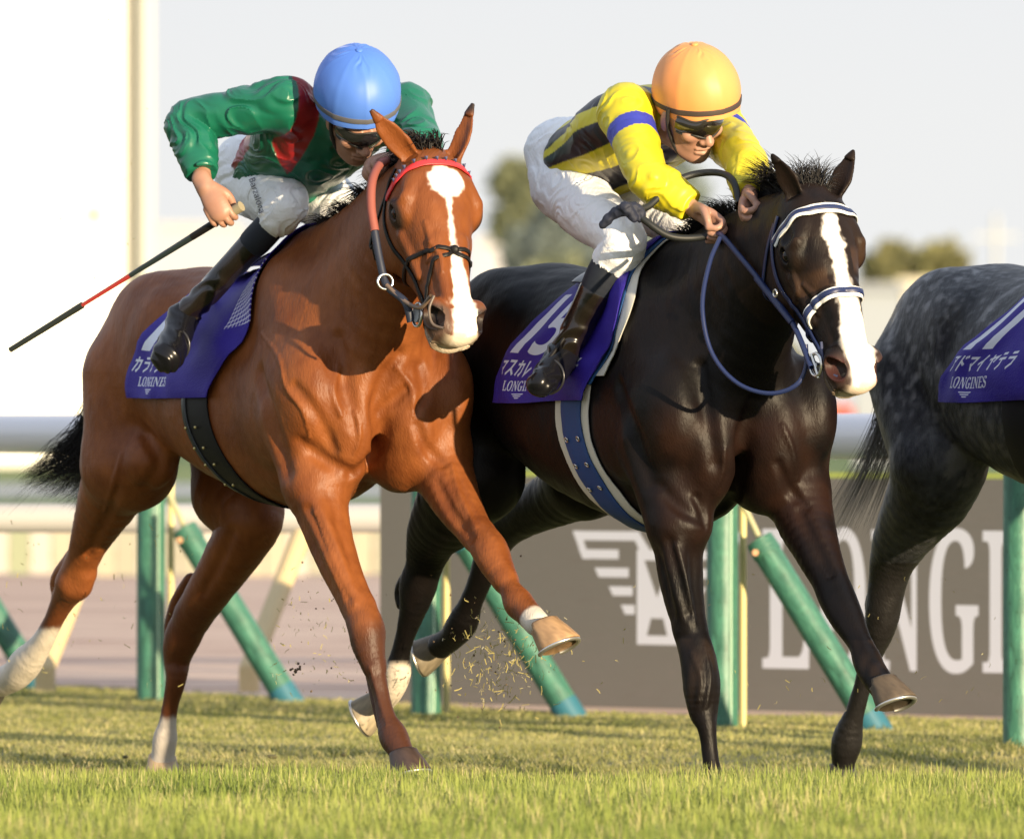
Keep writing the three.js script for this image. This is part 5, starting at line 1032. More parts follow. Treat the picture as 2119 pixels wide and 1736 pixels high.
// ---- the rider in yellow on the dark horse
const Y1 = (() => {
  const p = DARK.p, j = {
    head: at(1428, 240, 0.56), neck: at(1376, 232, 0.42), pelvis: at(1212, 345, -0.02),
    shR: p(1296, 232, -0.185), elR: p(1340, 366, -0.24), wrR: at(1442, 437, 0.80), hdR: at(1482, 462, 0.84),
    shL: p(1488, 268, 0.16), elL: at(1546, 338, 0.70), wrL: at(1552, 408, 0.86), hdL: at(1545, 440, 0.92),
    hipR: p(1168, 385, -0.12), knR: at(1290, 498, 0.50), anR: at(1164, 735, 0.42), toeR: at(1118, 795, 0.54),
    hipL: at(1290, 385, -0.10), knL: at(1420, 468, 0.18), anL: at(1400, 640, -0.02), toeL: at(1440, 690, 0.05),
  };
  const yellow = [0.58, 0.50, 0.016], black = [0.014, 0.012, 0.016], blue = [0.035, 0.045, 0.36];
  const r = rider({
    label: 'jockey in yellow silks with black stripes, blue armbands and orange cap, crouched over reins', j, headK: 1.0, skin: [0.38, 0.205, 0.145],
    faceDir: V(0.52, -0.46, 0.72), headUp: V(-0.05, 0.95, 0.32), aR: V(0.3, 0.5, 0.9), nR: V(0.3, -0.9, -0.3), aL: V(-0.4, 0.2, 1), nL: V(0.2, -0.9, 0.1),
    sleeve: 0.019, cuff: 0.90, hem: 0.02, knee: 0.17, shaft: 0.46, bootMat: bootBrown,
    fold: (x, y, z) => 0.7 * fold(x, y, z, 0.75),
    silkMat: phys([1, 1, 1], 0.42, { vertexColors: true, sheen: 0.3 }),
    silks: (x, y, z, { TB, J }) => {
      const seg = (a, b) => { const d = b.clone().sub(a), q = V(x, y, z).sub(a), h = clamp(q.dot(d) / d.lengthSq(), 0, 1); return [h, q.addScaledVector(d, -h).length(), d.length()]; };
      for (const [sh, el] of [[J.shR, J.elR], [J.shL, J.elL]]) { const [h, d, L] = seg(sh, el), m = h * L; if (d < (m < 0.03 ? 0.090 : 0.105) && m > -0.01 && m < Math.max(0.3, L + 0.01)) { return m > 0.088 && m < 0.142 ? blue : yellow; } }
      for (const [el, wr] of [[J.elR, J.wrR], [J.elL, J.wrL]]) { const [h, d] = seg(el, wr); if (d < 0.075) return yellow; }
      const s = (x - J.neck.x) * TB.r.x + (y - J.neck.y) * TB.r.y + (z - J.neck.z) * TB.r.z, c = J.pelvis.clone().lerp(J.neck, 0.5), f = (x - c.x) * TB.f.x + (y - c.y) * TB.f.y + (z - c.z) * TB.f.z;
      const a = Math.atan2(s / 0.17, f / 0.12); return mix3(yellow, black, sstep(-0.28, -0.12, Math.sin(a * 5 + 1.1)));
    },
  });
  cap(r.person, at(1441, 186, 0.55), basis(V(0.50, -0.30, 0.80), V(-0.06, 0.94, 0.34)), [0.123, 0.140, 0.144], phys([0.80, 0.32, 0.10], 0.5, { sheen: 0.7, sheenColor: col(1, 0.75, 0.45), sheenRoughness: 0.5 }), std([0.05, 0.035, 0.03], 0.7), 1.74, 6, 1);
  goggles(r.person, j.head, r.HB, 1.0, phys([0.012, 0.01, 0.008], 0.07, { clearcoat: 1 }), std([0.02, 0.02, 0.02], 0.5));
  chinStrap(r, j, std([0.018, 0.016, 0.016], 0.6));
  return { ...r, j };
})();

// ---------------------------------------------------------------- saddle cloths, girths, bridles, reins, whips
const KANA = {   // strokes in a unit square, y down
  'ア': [[[0.1, 0.15], [0.9, 0.15], [0.62, 0.45]], [[0.5, 0.3], [0.45, 0.65], [0.18, 0.95]]], 'ド': [[[0.3, 0.05], [0.3, 0.95]], [[0.3, 0.4], [0.75, 0.62]], [[0.62, 0.1], [0.72, 0.26]], [[0.8, 0.05], [0.9, 0.2]]],
  'マ': [[[0.08, 0.2], [0.92, 0.2], [0.5, 0.68]], [[0.32, 0.5], [0.65, 0.92]]], 'イ': [[[0.82, 0.06], [0.5, 0.4], [0.12, 0.58]], [[0.55, 0.36], [0.55, 0.96]]],
  'ヤ': [[[0.08, 0.36], [0.92, 0.22], [0.7, 0.55]], [[0.34, 0.08], [0.55, 0.95]]], 'テ': [[[0.22, 0.12], [0.78, 0.12]], [[0.06, 0.4], [0.94, 0.4]], [[0.52, 0.4], [0.46, 0.75], [0.22, 0.95]]],
  'ラ': [[[0.2, 0.12], [0.82, 0.12]], [[0.1, 0.4], [0.88, 0.4], [0.72, 0.72], [0.32, 0.95]]], 'ス': [[[0.14, 0.14], [0.8, 0.14], [0.55, 0.58], [0.08, 0.92]], [[0.52, 0.56], [0.92, 0.92]]],
  'カ': [[[0.08, 0.3], [0.86, 0.3], [0.8, 0.75], [0.66, 0.93], [0.54, 0.86]], [[0.45, 0.06], [0.42, 0.5], [0.12, 0.94]]], 'レ': [[[0.24, 0.08], [0.24, 0.92], [0.9, 0.5]]], 'ー': [[[0.1, 0.5], [0.9, 0.5]]],
  'ボ': [[[0.08, 0.3], [0.78, 0.3]], [[0.43, 0.08], [0.43, 0.92]], [[0.24, 0.48], [0.1, 0.78]], [[0.62, 0.48], [0.78, 0.78]], [[0.8, 0.02], [0.86, 0.14]], [[0.92, 0.0], [0.98, 0.1]]], 'ル': [[[0.3, 0.12], [0.28, 0.6], [0.08, 0.92]], [[0.56, 0.08], [0.56, 0.9], [0.94, 0.56]]],
  'ン': [[[0.12, 0.18], [0.36, 0.36]], [[0.14, 0.9], [0.6, 0.72], [0.92, 0.26]]], 'ダ': [[[0.4, 0.06], [0.1, 0.5]], [[0.36, 0.2], [0.8, 0.2], [0.6, 0.65], [0.2, 0.95]], [[0.34, 0.46], [0.66, 0.66]], [[0.84, 0.02], [0.9, 0.12]]], 'ガ': [[[0.06, 0.3], [0.78, 0.3], [0.72, 0.78], [0.58, 0.93]], [[0.4, 0.06], [0.36, 0.5], [0.1, 0.94]], [[0.84, 0.04], [0.9, 0.16]]],
};
function kana(c, text, x, y, w, h, lw) {   // draws left to right
  c.lineWidth = lw; c.lineCap = 'butt'; c.lineJoin = 'miter';
  [...text].forEach((ch, i) => { for (const st of KANA[ch] ?? []) { c.beginPath(); st.forEach(([a, b], k) => c[k ? 'lineTo' : 'moveTo'](x + (i + a * 0.86) * w, y + b * h)); c.stroke(); } });
}
function wings(c, x, y, s) { for (const k of [-1, 1]) for (let i = 0; i < 3; i++) { c.beginPath(); c.moveTo(x, y + i * s * 0.16); c.lineTo(x + k * s * (1 - i * 0.28), y + i * s * 0.16); c.lineTo(x + k * s * (0.85 - i * 0.28), y + i * s * 0.16 + s * 0.09); c.lineTo(x, y + i * s * 0.16 + s * 0.09); c.fill(); } }
function clothPrint(num, name, mesh_) {   // the side seen: u from tail end to front, drawn in metres
  return canvasTexture(1024, 1024, (c) => {
    c.fillStyle = '#2b1890'; c.fillRect(0, 0, 1024, 1024);
    for (let i = 0; i < 3000; i++) { c.fillStyle = rnd() < 0.5 ? 'rgba(20,10,80,0.05)' : 'rgba(90,70,190,0.05)'; c.fillRect(rnd() * 1024, rnd() * 1024, rr(3, 30), rr(1, 3)); }
    c.fillStyle = c.strokeStyle = '#dfe3f2';
    // top of the canvas is the spine, bottom the lower edge
    const draw = () => {
      const big = (ch, x) => { c.save(); c.translate(x, 750); c.scale(0.82, 1.1); c.font = 'bold 490px sans-serif'; c.textAlign = 'center'; if (ch === '1') c.fillRect(-62, -375, 124, 375); else c.fillText(ch, 0, 0); c.restore(); };
      big(num[0], 120); big(num[1], 350);
      kana(c, name, 36, 785, name.length > 8 ? 92 : 104, 100, 15);
      c.font = 'bold 72px serif'; c.textAlign = 'left'; c.save(); c.translate(150, 962); c.scale(1.0, 1); c.fillText('LONGINES', 0, 0); c.restore(); wings(c, 330, 976, 62);
    };
    draw();
    if (mesh_) { c.strokeStyle = 'rgba(226,228,236,0.85)'; c.lineWidth = 7; c.save(); c.beginPath(); c.rect(800, 300, 224, 300); c.clip(); for (let k = 0; k < 30; k++) { c.beginPath(); c.moveTo(790, 300 + k * 24); c.lineTo(1030, 280 + k * 24); c.stroke(); c.beginPath(); c.moveTo(806 + k * 28, 290); c.lineTo(806 + k * 28, 620); c.stroke(); } c.restore(); }
  });
}
// a cloth laid round the trunk: rays from all round the barrel's axis, lifted off the coat; rows run from the near lower edge over the spine to the far one
function girdle(F, fr, edge, th0, th1, off, nf, nt, drape = 0, axisH = 1.16) {
  const p = [], uv = [], idx = [];
  for (let j = 0; j <= nt; j++) for (let i = 0; i <= nf; i++) {
    const v = j / nt, th = lerp(th0, th1, v), [fa, fb] = edge(th), f = lerp(fa, fb, i / nf), d = fr.U.clone().multiplyScalar(Math.cos(th)).addScaledVector(fr.L, Math.sin(th)), c = fr.w(f, axisH, 0);
    const q = F.hit(c.clone().addScaledVector(d, 0.62), d.clone().negate(), 0.9) ?? c.clone().addScaledVector(d, 0.3), wave = drape * Math.abs(Math.sin(th)) * (0.5 + 0.5 * Math.sin(i / nf * 7 + 4 * noise(f * 5, th * 2, 1)));
    q.addScaledVector(d, off + wave); p.push(q.x, q.y, q.z); uv.push(i / nf, Math.abs(th) / Math.max(-th0, th1));
  }
  const W = nf + 1, mid = nt >> 1, len = new Float32Array((nt + 1) * W); let most = 1e-6;
  for (let i = 0; i < W; i++) for (const s of [-1, 1]) for (let j = mid + s; j >= 0 && j <= nt; j += s) { const a = (j * W + i) * 3, b = ((j - s) * W + i) * 3; len[j * W + i] = len[(j - s) * W + i] + Math.hypot(p[a] - p[b], p[a + 1] - p[b + 1], p[a + 2] - p[b + 2]); }
  for (let i = 0; i < W; i++) { const m = Math.max(len[i], 1e-6); for (let j = 0; j <= nt; j++) uv[(j * W + i) * 2 + 1] = Math.min(1, len[j * W + i] / m); }
  for (let j = 0; j < nt; j++) for (let i = 0; i < nf; i++) { const a = j * W + i; idx.push(a, a + 1, a + W, a + 1, a + W + 1, a + W); }
  const g = new THREE.BufferGeometry(); g.setAttribute('position', new THREE.Float32BufferAttribute(p, 3)); g.setAttribute('uv', new THREE.Float32BufferAttribute(uv.map((x, i) => i % 2 ? 1 - x : x), 2)); g.setIndex(idx); g.computeVertexNormals();
  return thicken(g, 0.005);
}
function thicken(g, t) {   // gives a sheet a back and edges
  const P = g.attributes.position, N = g.attributes.normal, U = g.attributes.uv, n = P.count, p = [...P.array], uv = U ? [...U.array] : null, I = [...g.index.array], out = [...I], edges = new Map();
  for (let i = 0; i < n; i++) p.push(P.getX(i) - N.getX(i) * t, P.getY(i) - N.getY(i) * t, P.getZ(i) - N.getZ(i) * t); if (uv) uv.push(...U.array);
  for (let i = 0; i < I.length; i += 3) { out.push(I[i] + n, I[i + 2] + n, I[i + 1] + n); for (const [a, b] of [[I[i], I[i + 1]], [I[i + 1], I[i + 2]], [I[i + 2], I[i]]]) { const k = b * 1e6 + a; if (edges.has(k)) edges.delete(k); else edges.set(a * 1e6 + b, [a, b]); } }
  for (const [a, b] of edges.values()) out.push(a, a + n, b, b, a + n, b + n);
  const h = new THREE.BufferGeometry(); h.setAttribute('position', new THREE.Float32BufferAttribute(p, 3)); if (uv) h.setAttribute('uv', new THREE.Float32BufferAttribute(uv, 2)); h.setIndex(out); h.computeVertexNormals(); return h;
}
// a strap lying on a field along a path
function strap(F, pts, width, thick = 0.004, n = 40, lift = 0.0015) {
  const c = new THREE.CatmullRomCurve3(pts), Q = [], N = [];
  for (let i = 0; i <= n; i++) { const q = c.getPoint(i / n); for (let k = 0; k < 5; k++) q.addScaledVector(F.grad(q), -F.at(q.x, q.y, q.z)); const g = F.grad(q); Q.push(q.addScaledVector(g, lift)); N.push(g); }
  const p = [], idx = [];
  for (let i = 0; i <= n; i++) {
    const t = Q[Math.min(n, i + 1)].clone().sub(Q[Math.max(0, i - 1)]).normalize(), s = t.clone().cross(N[i]).normalize();
    for (const [a, b] of [[-1, 0], [-0.8, 1], [0.8, 1], [1, 0]]) { const q = Q[i].clone().addScaledVector(s, a * width / 2).addScaledVector(N[i], b * thick); p.push(q.x, q.y, q.z); }
    if (i < n) for (let j = 0; j < 4; j++) { const a = i * 4 + j, b = i * 4 + (j + 1) % 4; idx.push(a, b, a + 4, b, b + 4, a + 4); }
  }
  const g = new THREE.BufferGeometry(); g.setAttribute('position', new THREE.Float32BufferAttribute(p, 3)); g.setIndex(idx); g.computeVertexNormals(); return g;
}
const ringAt = (c, nrm, R, r) => { const g = new THREE.TorusGeometry(R, r, 8, 28); g.applyQuaternion(new THREE.Quaternion().setFromUnitVectors(V(0, 0, 1), nrm.clone().normalize())); return g.translate(c.x, c.y, c.z); };
const steel = std([0.66, 0.65, 0.62], 0.22, { metalness: 0.95 }), leather = phys([0.009, 0.008, 0.008], 0.5, { specularIntensity: 0.5 }), navy = phys([0.012, 0.022, 0.085], 0.45, { clearcoat: 0.15 }), whiteBand = phys([0.78, 0.78, 0.76], 0.5), redRubber = phys([0.27, 0.075, 0.055], 0.7), brass = std([0.55, 0.45, 0.20], 0.35, { metalness: 0.8 });
const clothMat = (t) => new THREE.MeshPhysicalMaterial({ map: t, roughness: 0.6, side: THREE.DoubleSide, bumpMap: clothWeave, bumpScale: 0.0012 });

// --- bay
{
  const c = thing('saddle_cloth', 'purple number cloth with white mesh front edge on the bay horse', 'saddle cloth', 'number cloths');
  mesh('cloth', girdle(bayF, BAY, (th) => [lerp(-0.90, -1.13, sstep(0.5, 1.7, Math.abs(th))), lerp(-0.43, -0.59, sstep(0.85, 1.75, Math.abs(th)))], -1.72, 1.72, 0.016, 26, 44, 0.012), clothMat(clothPrint('17', 'カランダガン', true)), c);
  const g = thing('girth', 'black girth strap with stud rows round the bay horse barrel', 'girth', 'girths');
  mesh('strap', girdle(bayF, BAY, (th) => [-0.745 + 0.11 * sstep(1.7, 3.0, Math.abs(th)), -0.615 + 0.11 * sstep(1.7, 3.0, Math.abs(th))], -3.14159, 3.14159, 0.008, 4, 90, 0, 1.14), leather, g);
  mesh('edge_rib', girdle(bayF, BAY, (th) => [-0.742 + 0.11 * sstep(1.7, 3.0, Math.abs(th)), -0.722 + 0.11 * sstep(1.7, 3.0, Math.abs(th))], -3.0, 3.0, 0.0125, 2, 90, 0, 1.14), phys([0.02, 0.025, 0.03], 0.3), g);
  for (const th of [-1.95, -2.15, -2.32, -2.55]) for (const f0 of [-0.735, -0.68]) { const f = f0 + 0.11 * sstep(1.7, 3.0, -th), d = V(0, Math.cos(th), 0).addScaledVector(BAY.L, Math.sin(th)), q = bayF.hit(BAY.w(f, 1.14).addScaledVector(d, 0.6), d.clone().negate()); if (q) mesh('stud', new THREE.SphereGeometry(0.0048, 10, 8).translate(q.x + d.x * 0.014, q.y + d.y * 0.014, q.z + d.z * 0.014), brass, g); }
  const H = bayHead, w = H.w, b = thing('bridle', 'black bridle with red zigzag browband and crossed noseband on the bay horse', 'bridle', 'bridles');
  const bb = mesh('browband', strap(bayF, [w(0.10, -0.10, -0.105), w(0.070, -0.02, -0.085), w(0.052, 0.03, 0), w(0.070, -0.02, 0.085), w(0.10, -0.10, 0.105)], 0.022, 0.006, 60), phys([0.62, 0.035, 0.04], 0.4), b);
  const zig = []; for (let i = 1; i < 15; i++) { const a = i / 15, q = new THREE.CatmullRomCurve3([w(0.085, -0.06, -0.10), w(0.060, -0.02, -0.085), w(0.043, 0.03, 0), w(0.060, -0.02, 0.085), w(0.085, -0.06, 0.10)]).getPoint(a); for (let k = 0; k < 5; k++) q.addScaledVector(bayF.grad(q), -bayF.at(q.x, q.y, q.z)); const n = bayF.grad(q); q.addScaledVector(n, 0.008); const t = new THREE.ConeGeometry(0.007, 0.016, 3, 1).rotateY(0.5); t.applyQuaternion(new THREE.Quaternion().setFromUnitVectors(V(0, 1, 0), H.d)); zig.push(t.translate(q.x, q.y, q.z)); }
  zig.forEach((q) => mesh('zigzag_tooth', q, phys([0.06, 0.07, 0.15], 0.5), bb));
  for (const e of [-1, 1]) {
    mesh('cheekpiece', strap(bayF, [w(0.02, -0.06, e * 0.09), w(0.09, -0.115, e * 0.105), w(0.20, -0.135, e * 0.11), w(0.32, -0.12, e * 0.09), w(0.43, -0.10, e * 0.07), w(0.478, -0.095, e * 0.068)], 0.015, 0.005, 50), leather, b);
    mesh('throat_lash', strap(bayF, [w(0.03, -0.08, e * 0.095), w(0.10, -0.17, e * 0.10), w(0.14, -0.25, e * 0.07), w(0.15, -0.275, 0)], 0.011, 0.004, 30), leather, b);
    mesh('upper_noseband', strap(bayF, [w(0.335, 0.002, 0.004), w(0.325, -0.03, e * 0.06), w(0.315, -0.09, e * 0.085), w(0.31, -0.17, e * 0.075), w(0.30, -0.22, e * 0.03)], 0.014, 0.005, 40), leather, b);
    mesh('lower_noseband', strap(bayF, [w(0.338, 0.002, 0.004), w(0.375, -0.025, e * 0.05), w(0.44, -0.07, e * 0.068), w(0.505, -0.12, e * 0.055), w(0.515, -0.15, 0)], 0.013, 0.005, 40), leather, b);
    const bit = w(0.492, -0.092, e * 0.075); mesh('bit_ring', ringAt(bit, H.s, 0.034, 0.0048), steel, b);
    mesh('bit_guard', new THREE.CylinderGeometry(0.022, 0.022, 0.012, 18).applyQuaternion(new THREE.Quaternion().setFromUnitVectors(V(0, 1, 0), H.s)).translate(bit.x, bit.y, bit.z), phys([0.32, 0.33, 0.34], 0.5), b);
  }
  mesh('mouthpiece', bar(w(0.492, -0.092, -0.075), w(0.492, -0.092, 0.075), 0.006), steel, b);
  mesh('rosette', new THREE.SphereGeometry(0.014, 12, 8).scale(1, 1, 0.6).translate(...w(0.336, 0.006, 0.004).toArray()), leather, b);
  // reins: dark leather at the bit, brown rubber grip up to the hand
  const r = thing('reins', 'brown rubber grip reins running from the bay horse bit to the jockey hand', 'reins', 'reins');
  const bitR = w(0.50, -0.115, -0.085), pts = [bitR, at(840, 628, 0.50), at(800, 590, 0.44), at(786, 540, 0.42), at(775, 478, 0.40)];
  mesh('rein_leather', tube(pts, 0.0115, 60, 8), phys([0.02, 0.025, 0.045], 0.5), r);
  mesh('rein_grip', tube([at(775, 478, 0.40), at(768, 430, 0.38), at(769, 380, 0.34), at(782, 345, 0.25), at(800, 332, 0.15), at(790, 338, 0.08)], 0.0135, 60, 8), redRubber, r);
  mesh('lower_rein', tube([at(892, 612, 0.60), at(870, 636, 0.56), at(835, 622, 0.50), at(800, 590, 0.45)], 0.007, 40, 6), phys([0.16, 0.11, 0.08], 0.5), r);
  mesh('martingale_ring', ringAt(at(797, 583, 0.45), V(0.2, 0.1, 1), 0.022, 0.004), steel, r);
  mesh('bit_loop', tube([at(898, 612, 0.62), at(888, 640, 0.63), at(895, 670, 0.64), at(918, 680, 0.66)], 0.0045, 30, 6), phys([0.12, 0.09, 0.07], 0.4), r);
  // whip
  const wh = thing('whip', 'long black whip with red middle section and beige cap in the raised hand', 'whip'), G = G1.hR.grip, tip = at(20, 724, -0.50), butt = G.clone().addScaledVector(tip.clone().sub(G).normalize(), -0.058), dir = tip.clone().sub(butt);
  const P = (t) => butt.clone().addScaledVector(dir, t);
  mesh('grip', bar(P(0.02), P(0.20), 0.0125, 0.011), leather, wh); mesh('butt_cap', bar(P(-0.015), P(0.04), 0.016, 0.015), std([0.30, 0.26, 0.17], 0.6), wh);
  mesh('upper_shaft', bar(P(0.20), P(0.47), 0.0105, 0.0075), phys([0.02, 0.03, 0.03], 0.35), wh); mesh('red_section', bar(P(0.47), P(0.68), 0.0072, 0.0062), phys([0.38, 0.035, 0.03], 0.4), wh); mesh('padded_tip', bar(P(0.68), P(1), 0.0105, 0.0085), phys([0.02, 0.025, 0.022], 0.6), wh);
}
// --- dark horse
{
  const c = thing('saddle_cloth', 'purple number cloth over a pale pad on the dark horse', 'saddle cloth', 'number cloths');
  mesh('pad', girdle(darkF, DARK, (th) => [-0.70, -0.36 + 0.095 * sstep(0.2, 0.85, Math.abs(th)) - 0.15 * sstep(0.9, 1.7, Math.abs(th))], -1.50, 1.50, 0.010, 16, 40, 0.006), phys([0.62, 0.61, 0.56], 0.9), c);
  mesh('under_pad', girdle(darkF, DARK, (th) => [-0.70, -0.365 + 0.05 * sstep(0.2, 0.85, Math.abs(th)) - 0.15 * sstep(0.9, 1.7, Math.abs(th))], -1.60, 1.60, 0.017, 16, 40, 0.004), phys([0.018, 0.085, 0.26], 0.7), c);
  mesh('cloth', girdle(darkF, DARK, (th) => [lerp(-0.77, -0.96, sstep(0.5, 1.7, Math.abs(th))), -0.38 + 0.07 * sstep(0.2, 0.85, Math.abs(th)) - 0.16 * sstep(0.9, 1.7, Math.abs(th))], -1.76, 1.76, 0.026, 26, 44, 0.012), clothMat(clothPrint('15', 'マスカレードボール', false)), c);
  const g = thing('girth', 'blue girth with pale fleece edges round the dark horse barrel', 'girth', 'girths');
  mesh('fleece', girdle(darkF, DARK, (th) => [-0.635 + 0.10 * sstep(1.6, 3.0, Math.abs(th)), -0.475 + 0.10 * sstep(1.6, 3.0, Math.abs(th))], -3.14159, 3.14159, 0.008, 6, 90, 0, 1.10), phys([0.64, 0.60, 0.50], 0.95, { sheen: 0.5 }), g);
  mesh('strap', girdle(darkF, DARK, (th) => [-0.60 + 0.10 * sstep(1.6, 3.0, Math.abs(th)), -0.51 + 0.10 * sstep(1.6, 3.0, Math.abs(th))], -3.14159, 3.14159, 0.015, 4, 90, 0, 1.10), phys([0.012, 0.055, 0.20], 0.6), g);
  for (const th of [-1.95, -2.2, -2.42]) for (const f0 of [-0.585, -0.53]) { const f = f0 + 0.10 * sstep(1.6, 3.0, -th), d = V(0, Math.cos(th), 0).addScaledVector(DARK.L, Math.sin(th)), q = darkF.hit(DARK.w(f, 1.10).addScaledVector(d, 0.6), d.clone().negate()); if (q) mesh('buckle', ringAt(q.clone().addScaledVector(d, 0.019), d, 0.007, 0.0022), steel, g); }
  const H = darkHead, w = H.w, b = thing('bridle', 'navy bridle with white edged browband and noseband on the dark horse', 'bridle', 'bridles'), F = darkF;
  const brow = [w(0.115, -0.10, -0.105), w(0.085, -0.02, -0.085), w(0.067, 0.03, 0), w(0.085, -0.02, 0.085), w(0.115, -0.10, 0.105)];
  const nose = (dt) => [w(0.375 + dt, -0.11, -0.085), w(0.335 + dt, -0.04, -0.075), w(0.322 + dt, 0.01, 0), w(0.335 + dt, -0.04, 0.075), w(0.375 + dt, -0.11, 0.085)];
  const bb = mesh('browband', strap(F, brow, 0.036, 0.006, 60), whiteBand, b); mesh('browband_stripe', strap(F, brow, 0.017, 0.009, 60), navy, bb);
  const nb = mesh('noseband', strap(F, nose(0), 0.034, 0.006, 60), whiteBand, b); mesh('noseband_stripe', strap(F, nose(-0.003), 0.019, 0.009, 60), navy, nb);
  for (const e of [-1, 1]) {
    mesh('cheekpiece', strap(F, [w(0.05, -0.07, e * 0.09), w(0.115, -0.115, e * 0.105), w(0.22, -0.14, e * 0.11), w(0.33, -0.13, e * 0.09), w(0.44, -0.10, e * 0.07), w(0.485, -0.095, e * 0.068)], 0.015, 0.006, 50), navy, b);
    mesh('throat_lash', strap(F, [w(0.06, -0.09, e * 0.095), w(0.15, -0.19, e * 0.10), w(0.20, -0.25, e * 0.07), w(0.21, -0.275, 0)], 0.014, 0.005, 30), navy, b);
    mesh('noseband_back', strap(F, [w(0.37, -0.10, e * 0.085), w(0.39, -0.15, e * 0.07), w(0.395, -0.19, 0)], 0.018, 0.005, 24), navy, b);
    const bit = w(0.497, -0.095, e * 0.076); mesh('bit_ring', ringAt(bit, H.s, 0.032, 0.0048), steel, b);
    mesh('bit_cheek', bar(w(0.46, -0.10, e * 0.078), w(0.535, -0.10, e * 0.074), 0.005), steel, b);
    mesh('buckle', ringAt(w(0.25, -0.14, e * 0.116), H.s, 0.010, 0.003), steel, b);
  }
  mesh('mouthpiece', bar(w(0.497, -0.095, -0.076), w(0.497, -0.095, 0.076), 0.006), steel, b);
  const r = thing('reins', 'navy reins with a hanging loop from the dark horse bit to the jockey hands', 'reins', 'reins');
  const bit = w(0.50, -0.105, -0.085), hd = Y1.hR.grip;
  mesh('tight_rein', tube([bit, at(1640, 668, 1.16), at(1580, 590, 1.06), at(1535, 535, 1.0), at(1494, 488, 0.92), hd], 0.0085, 60, 8), navy, r);
  mesh('rein_grip', tube([at(1640, 668, 1.162), at(1600, 618, 1.09), at(1566, 575, 1.045)], 0.0105, 30, 8), navy, r);
  mesh('hanging_rein', tube([at(1490, 492, 0.95), at(1470, 540, 1.0), at(1454, 640, 1.08), at(1476, 735, 1.12), at(1530, 795, 1.16), at(1600, 814, 1.20), at(1650, 795, 1.22), at(1668, 760, 1.22), at(1668, 712, 1.22)], 0.0068, 90, 8), navy, r);
  mesh('bit_loop', tube([at(1700, 708, 1.27), at(1705, 750, 1.29), at(1718, 772, 1.31), at(1735, 780, 1.33)], 0.0045, 30, 6), phys([0.05, 0.06, 0.12], 0.4), r);
  // the rein end loops through both hands, its knot behind the forearm
  const wh = thing('rein_loop', 'thick black rein end loop with a knotted end beside the white breeches', 'strap');
  mesh('loop', tube([at(1500, 478, 0.86), at(1440, 492, 0.86), at(1385, 488, 0.88), at(1340, 460, 0.88), at(1318, 440, 0.86), at(1345, 425, 0.82), at(1395, 378, 0.78), at(1440, 360, 0.76), at(1490, 358, 0.78), at(1518, 376, 0.84), at(1530, 420, 0.88)], 0.0105, 120, 8), phys([0.012, 0.014, 0.014], 0.55), wh);
  const kf = new Field(); kf.chain([[at(1248, 464, 0.86), 0.012], [at(1268, 445, 0.87), 0.015], [at(1290, 434, 0.88), 0.020], [at(1318, 434, 0.87), 0.020], [at(1325, 450, 0.87), 0.014]], 0.02); kf.cone(at(1295, 428, 0.9), at(1312, 452, 0.89), 0.017, 0.013, 0.01); kf.disp = (x, y, z) => 0.003 * noise(x * 90, y * 90, z * 90);
  const q = around([at(1248, 464, 0.86), at(1325, 430, 0.88)], 0.06); mesh('knot', kf.mesh(q[0], q[1], 0.004), phys([0.012, 0.016, 0.035], 0.7), wh);
}
// --- grey
{
  const c = thing('saddle_cloth', 'purple number cloth with katakana name on the grey horse', 'saddle cloth', 'number cloths');
  mesh('cloth', girdle(greyF, GREY, (th) => [lerp(-0.64, -1.00, sstep(0.5, 1.7, Math.abs(th))), lerp(-0.36, -0.48, sstep(0.3, 1.6, Math.abs(th)))], -1.76, 1.76, 0.018, 26, 44, 0.012), clothMat(clothPrint('11', 'アドマイヤテラ', false)), c);
  const g = thing('girth', 'dark girth strap under the grey horse number cloth', 'girth', 'girths');
  mesh('strap', girdle(greyF, GREY, () => [-0.66, -0.53], -3.14159, 3.14159, 0.008, 3, 70, 0, 1.14), leather, g);
}
// small race saddles with stirrups
for (const [fr, F, J, label] of [[BAY, bayF, G1, 'small black race saddle under the jockey in green'], [DARK, darkF, Y1, 'small black race saddle under the jockey in yellow']]) {
  const s = thing('race_saddle', label, 'saddle', 'race saddles');
  mesh('seat', girdle(F, fr, (th) => [-0.80 + 0.1 * Math.abs(th), -0.56 - 0.06 * Math.abs(th)], -0.5, 0.5, 0.045, 12, 18, 0), phys([0.012, 0.012, 0.014], 0.35, { clearcoat: 0.3 }), s);
  for (const e of ['R', 'L']) {
    const an = J.j['an' + e], toe = J.j['toe' + e], m = an.clone().lerp(toe, 0.62).add(V(0, -0.01, 0)), d = toe.clone().sub(an).setY(0).normalize();
    mesh('stirrup_iron', ringAt(m, d, 0.050, 0.0042), std([0.05, 0.05, 0.055], 0.3, { metalness: 0.6 }), s);
    mesh('stirrup_leather', bar(m.clone().add(V(0, 0.05, 0)), fr.w(fr === BAY ? -0.70 : -0.52, 1.42, e === 'R' ? -0.20 : 0.20), 0.006), leather, s);
  }
}
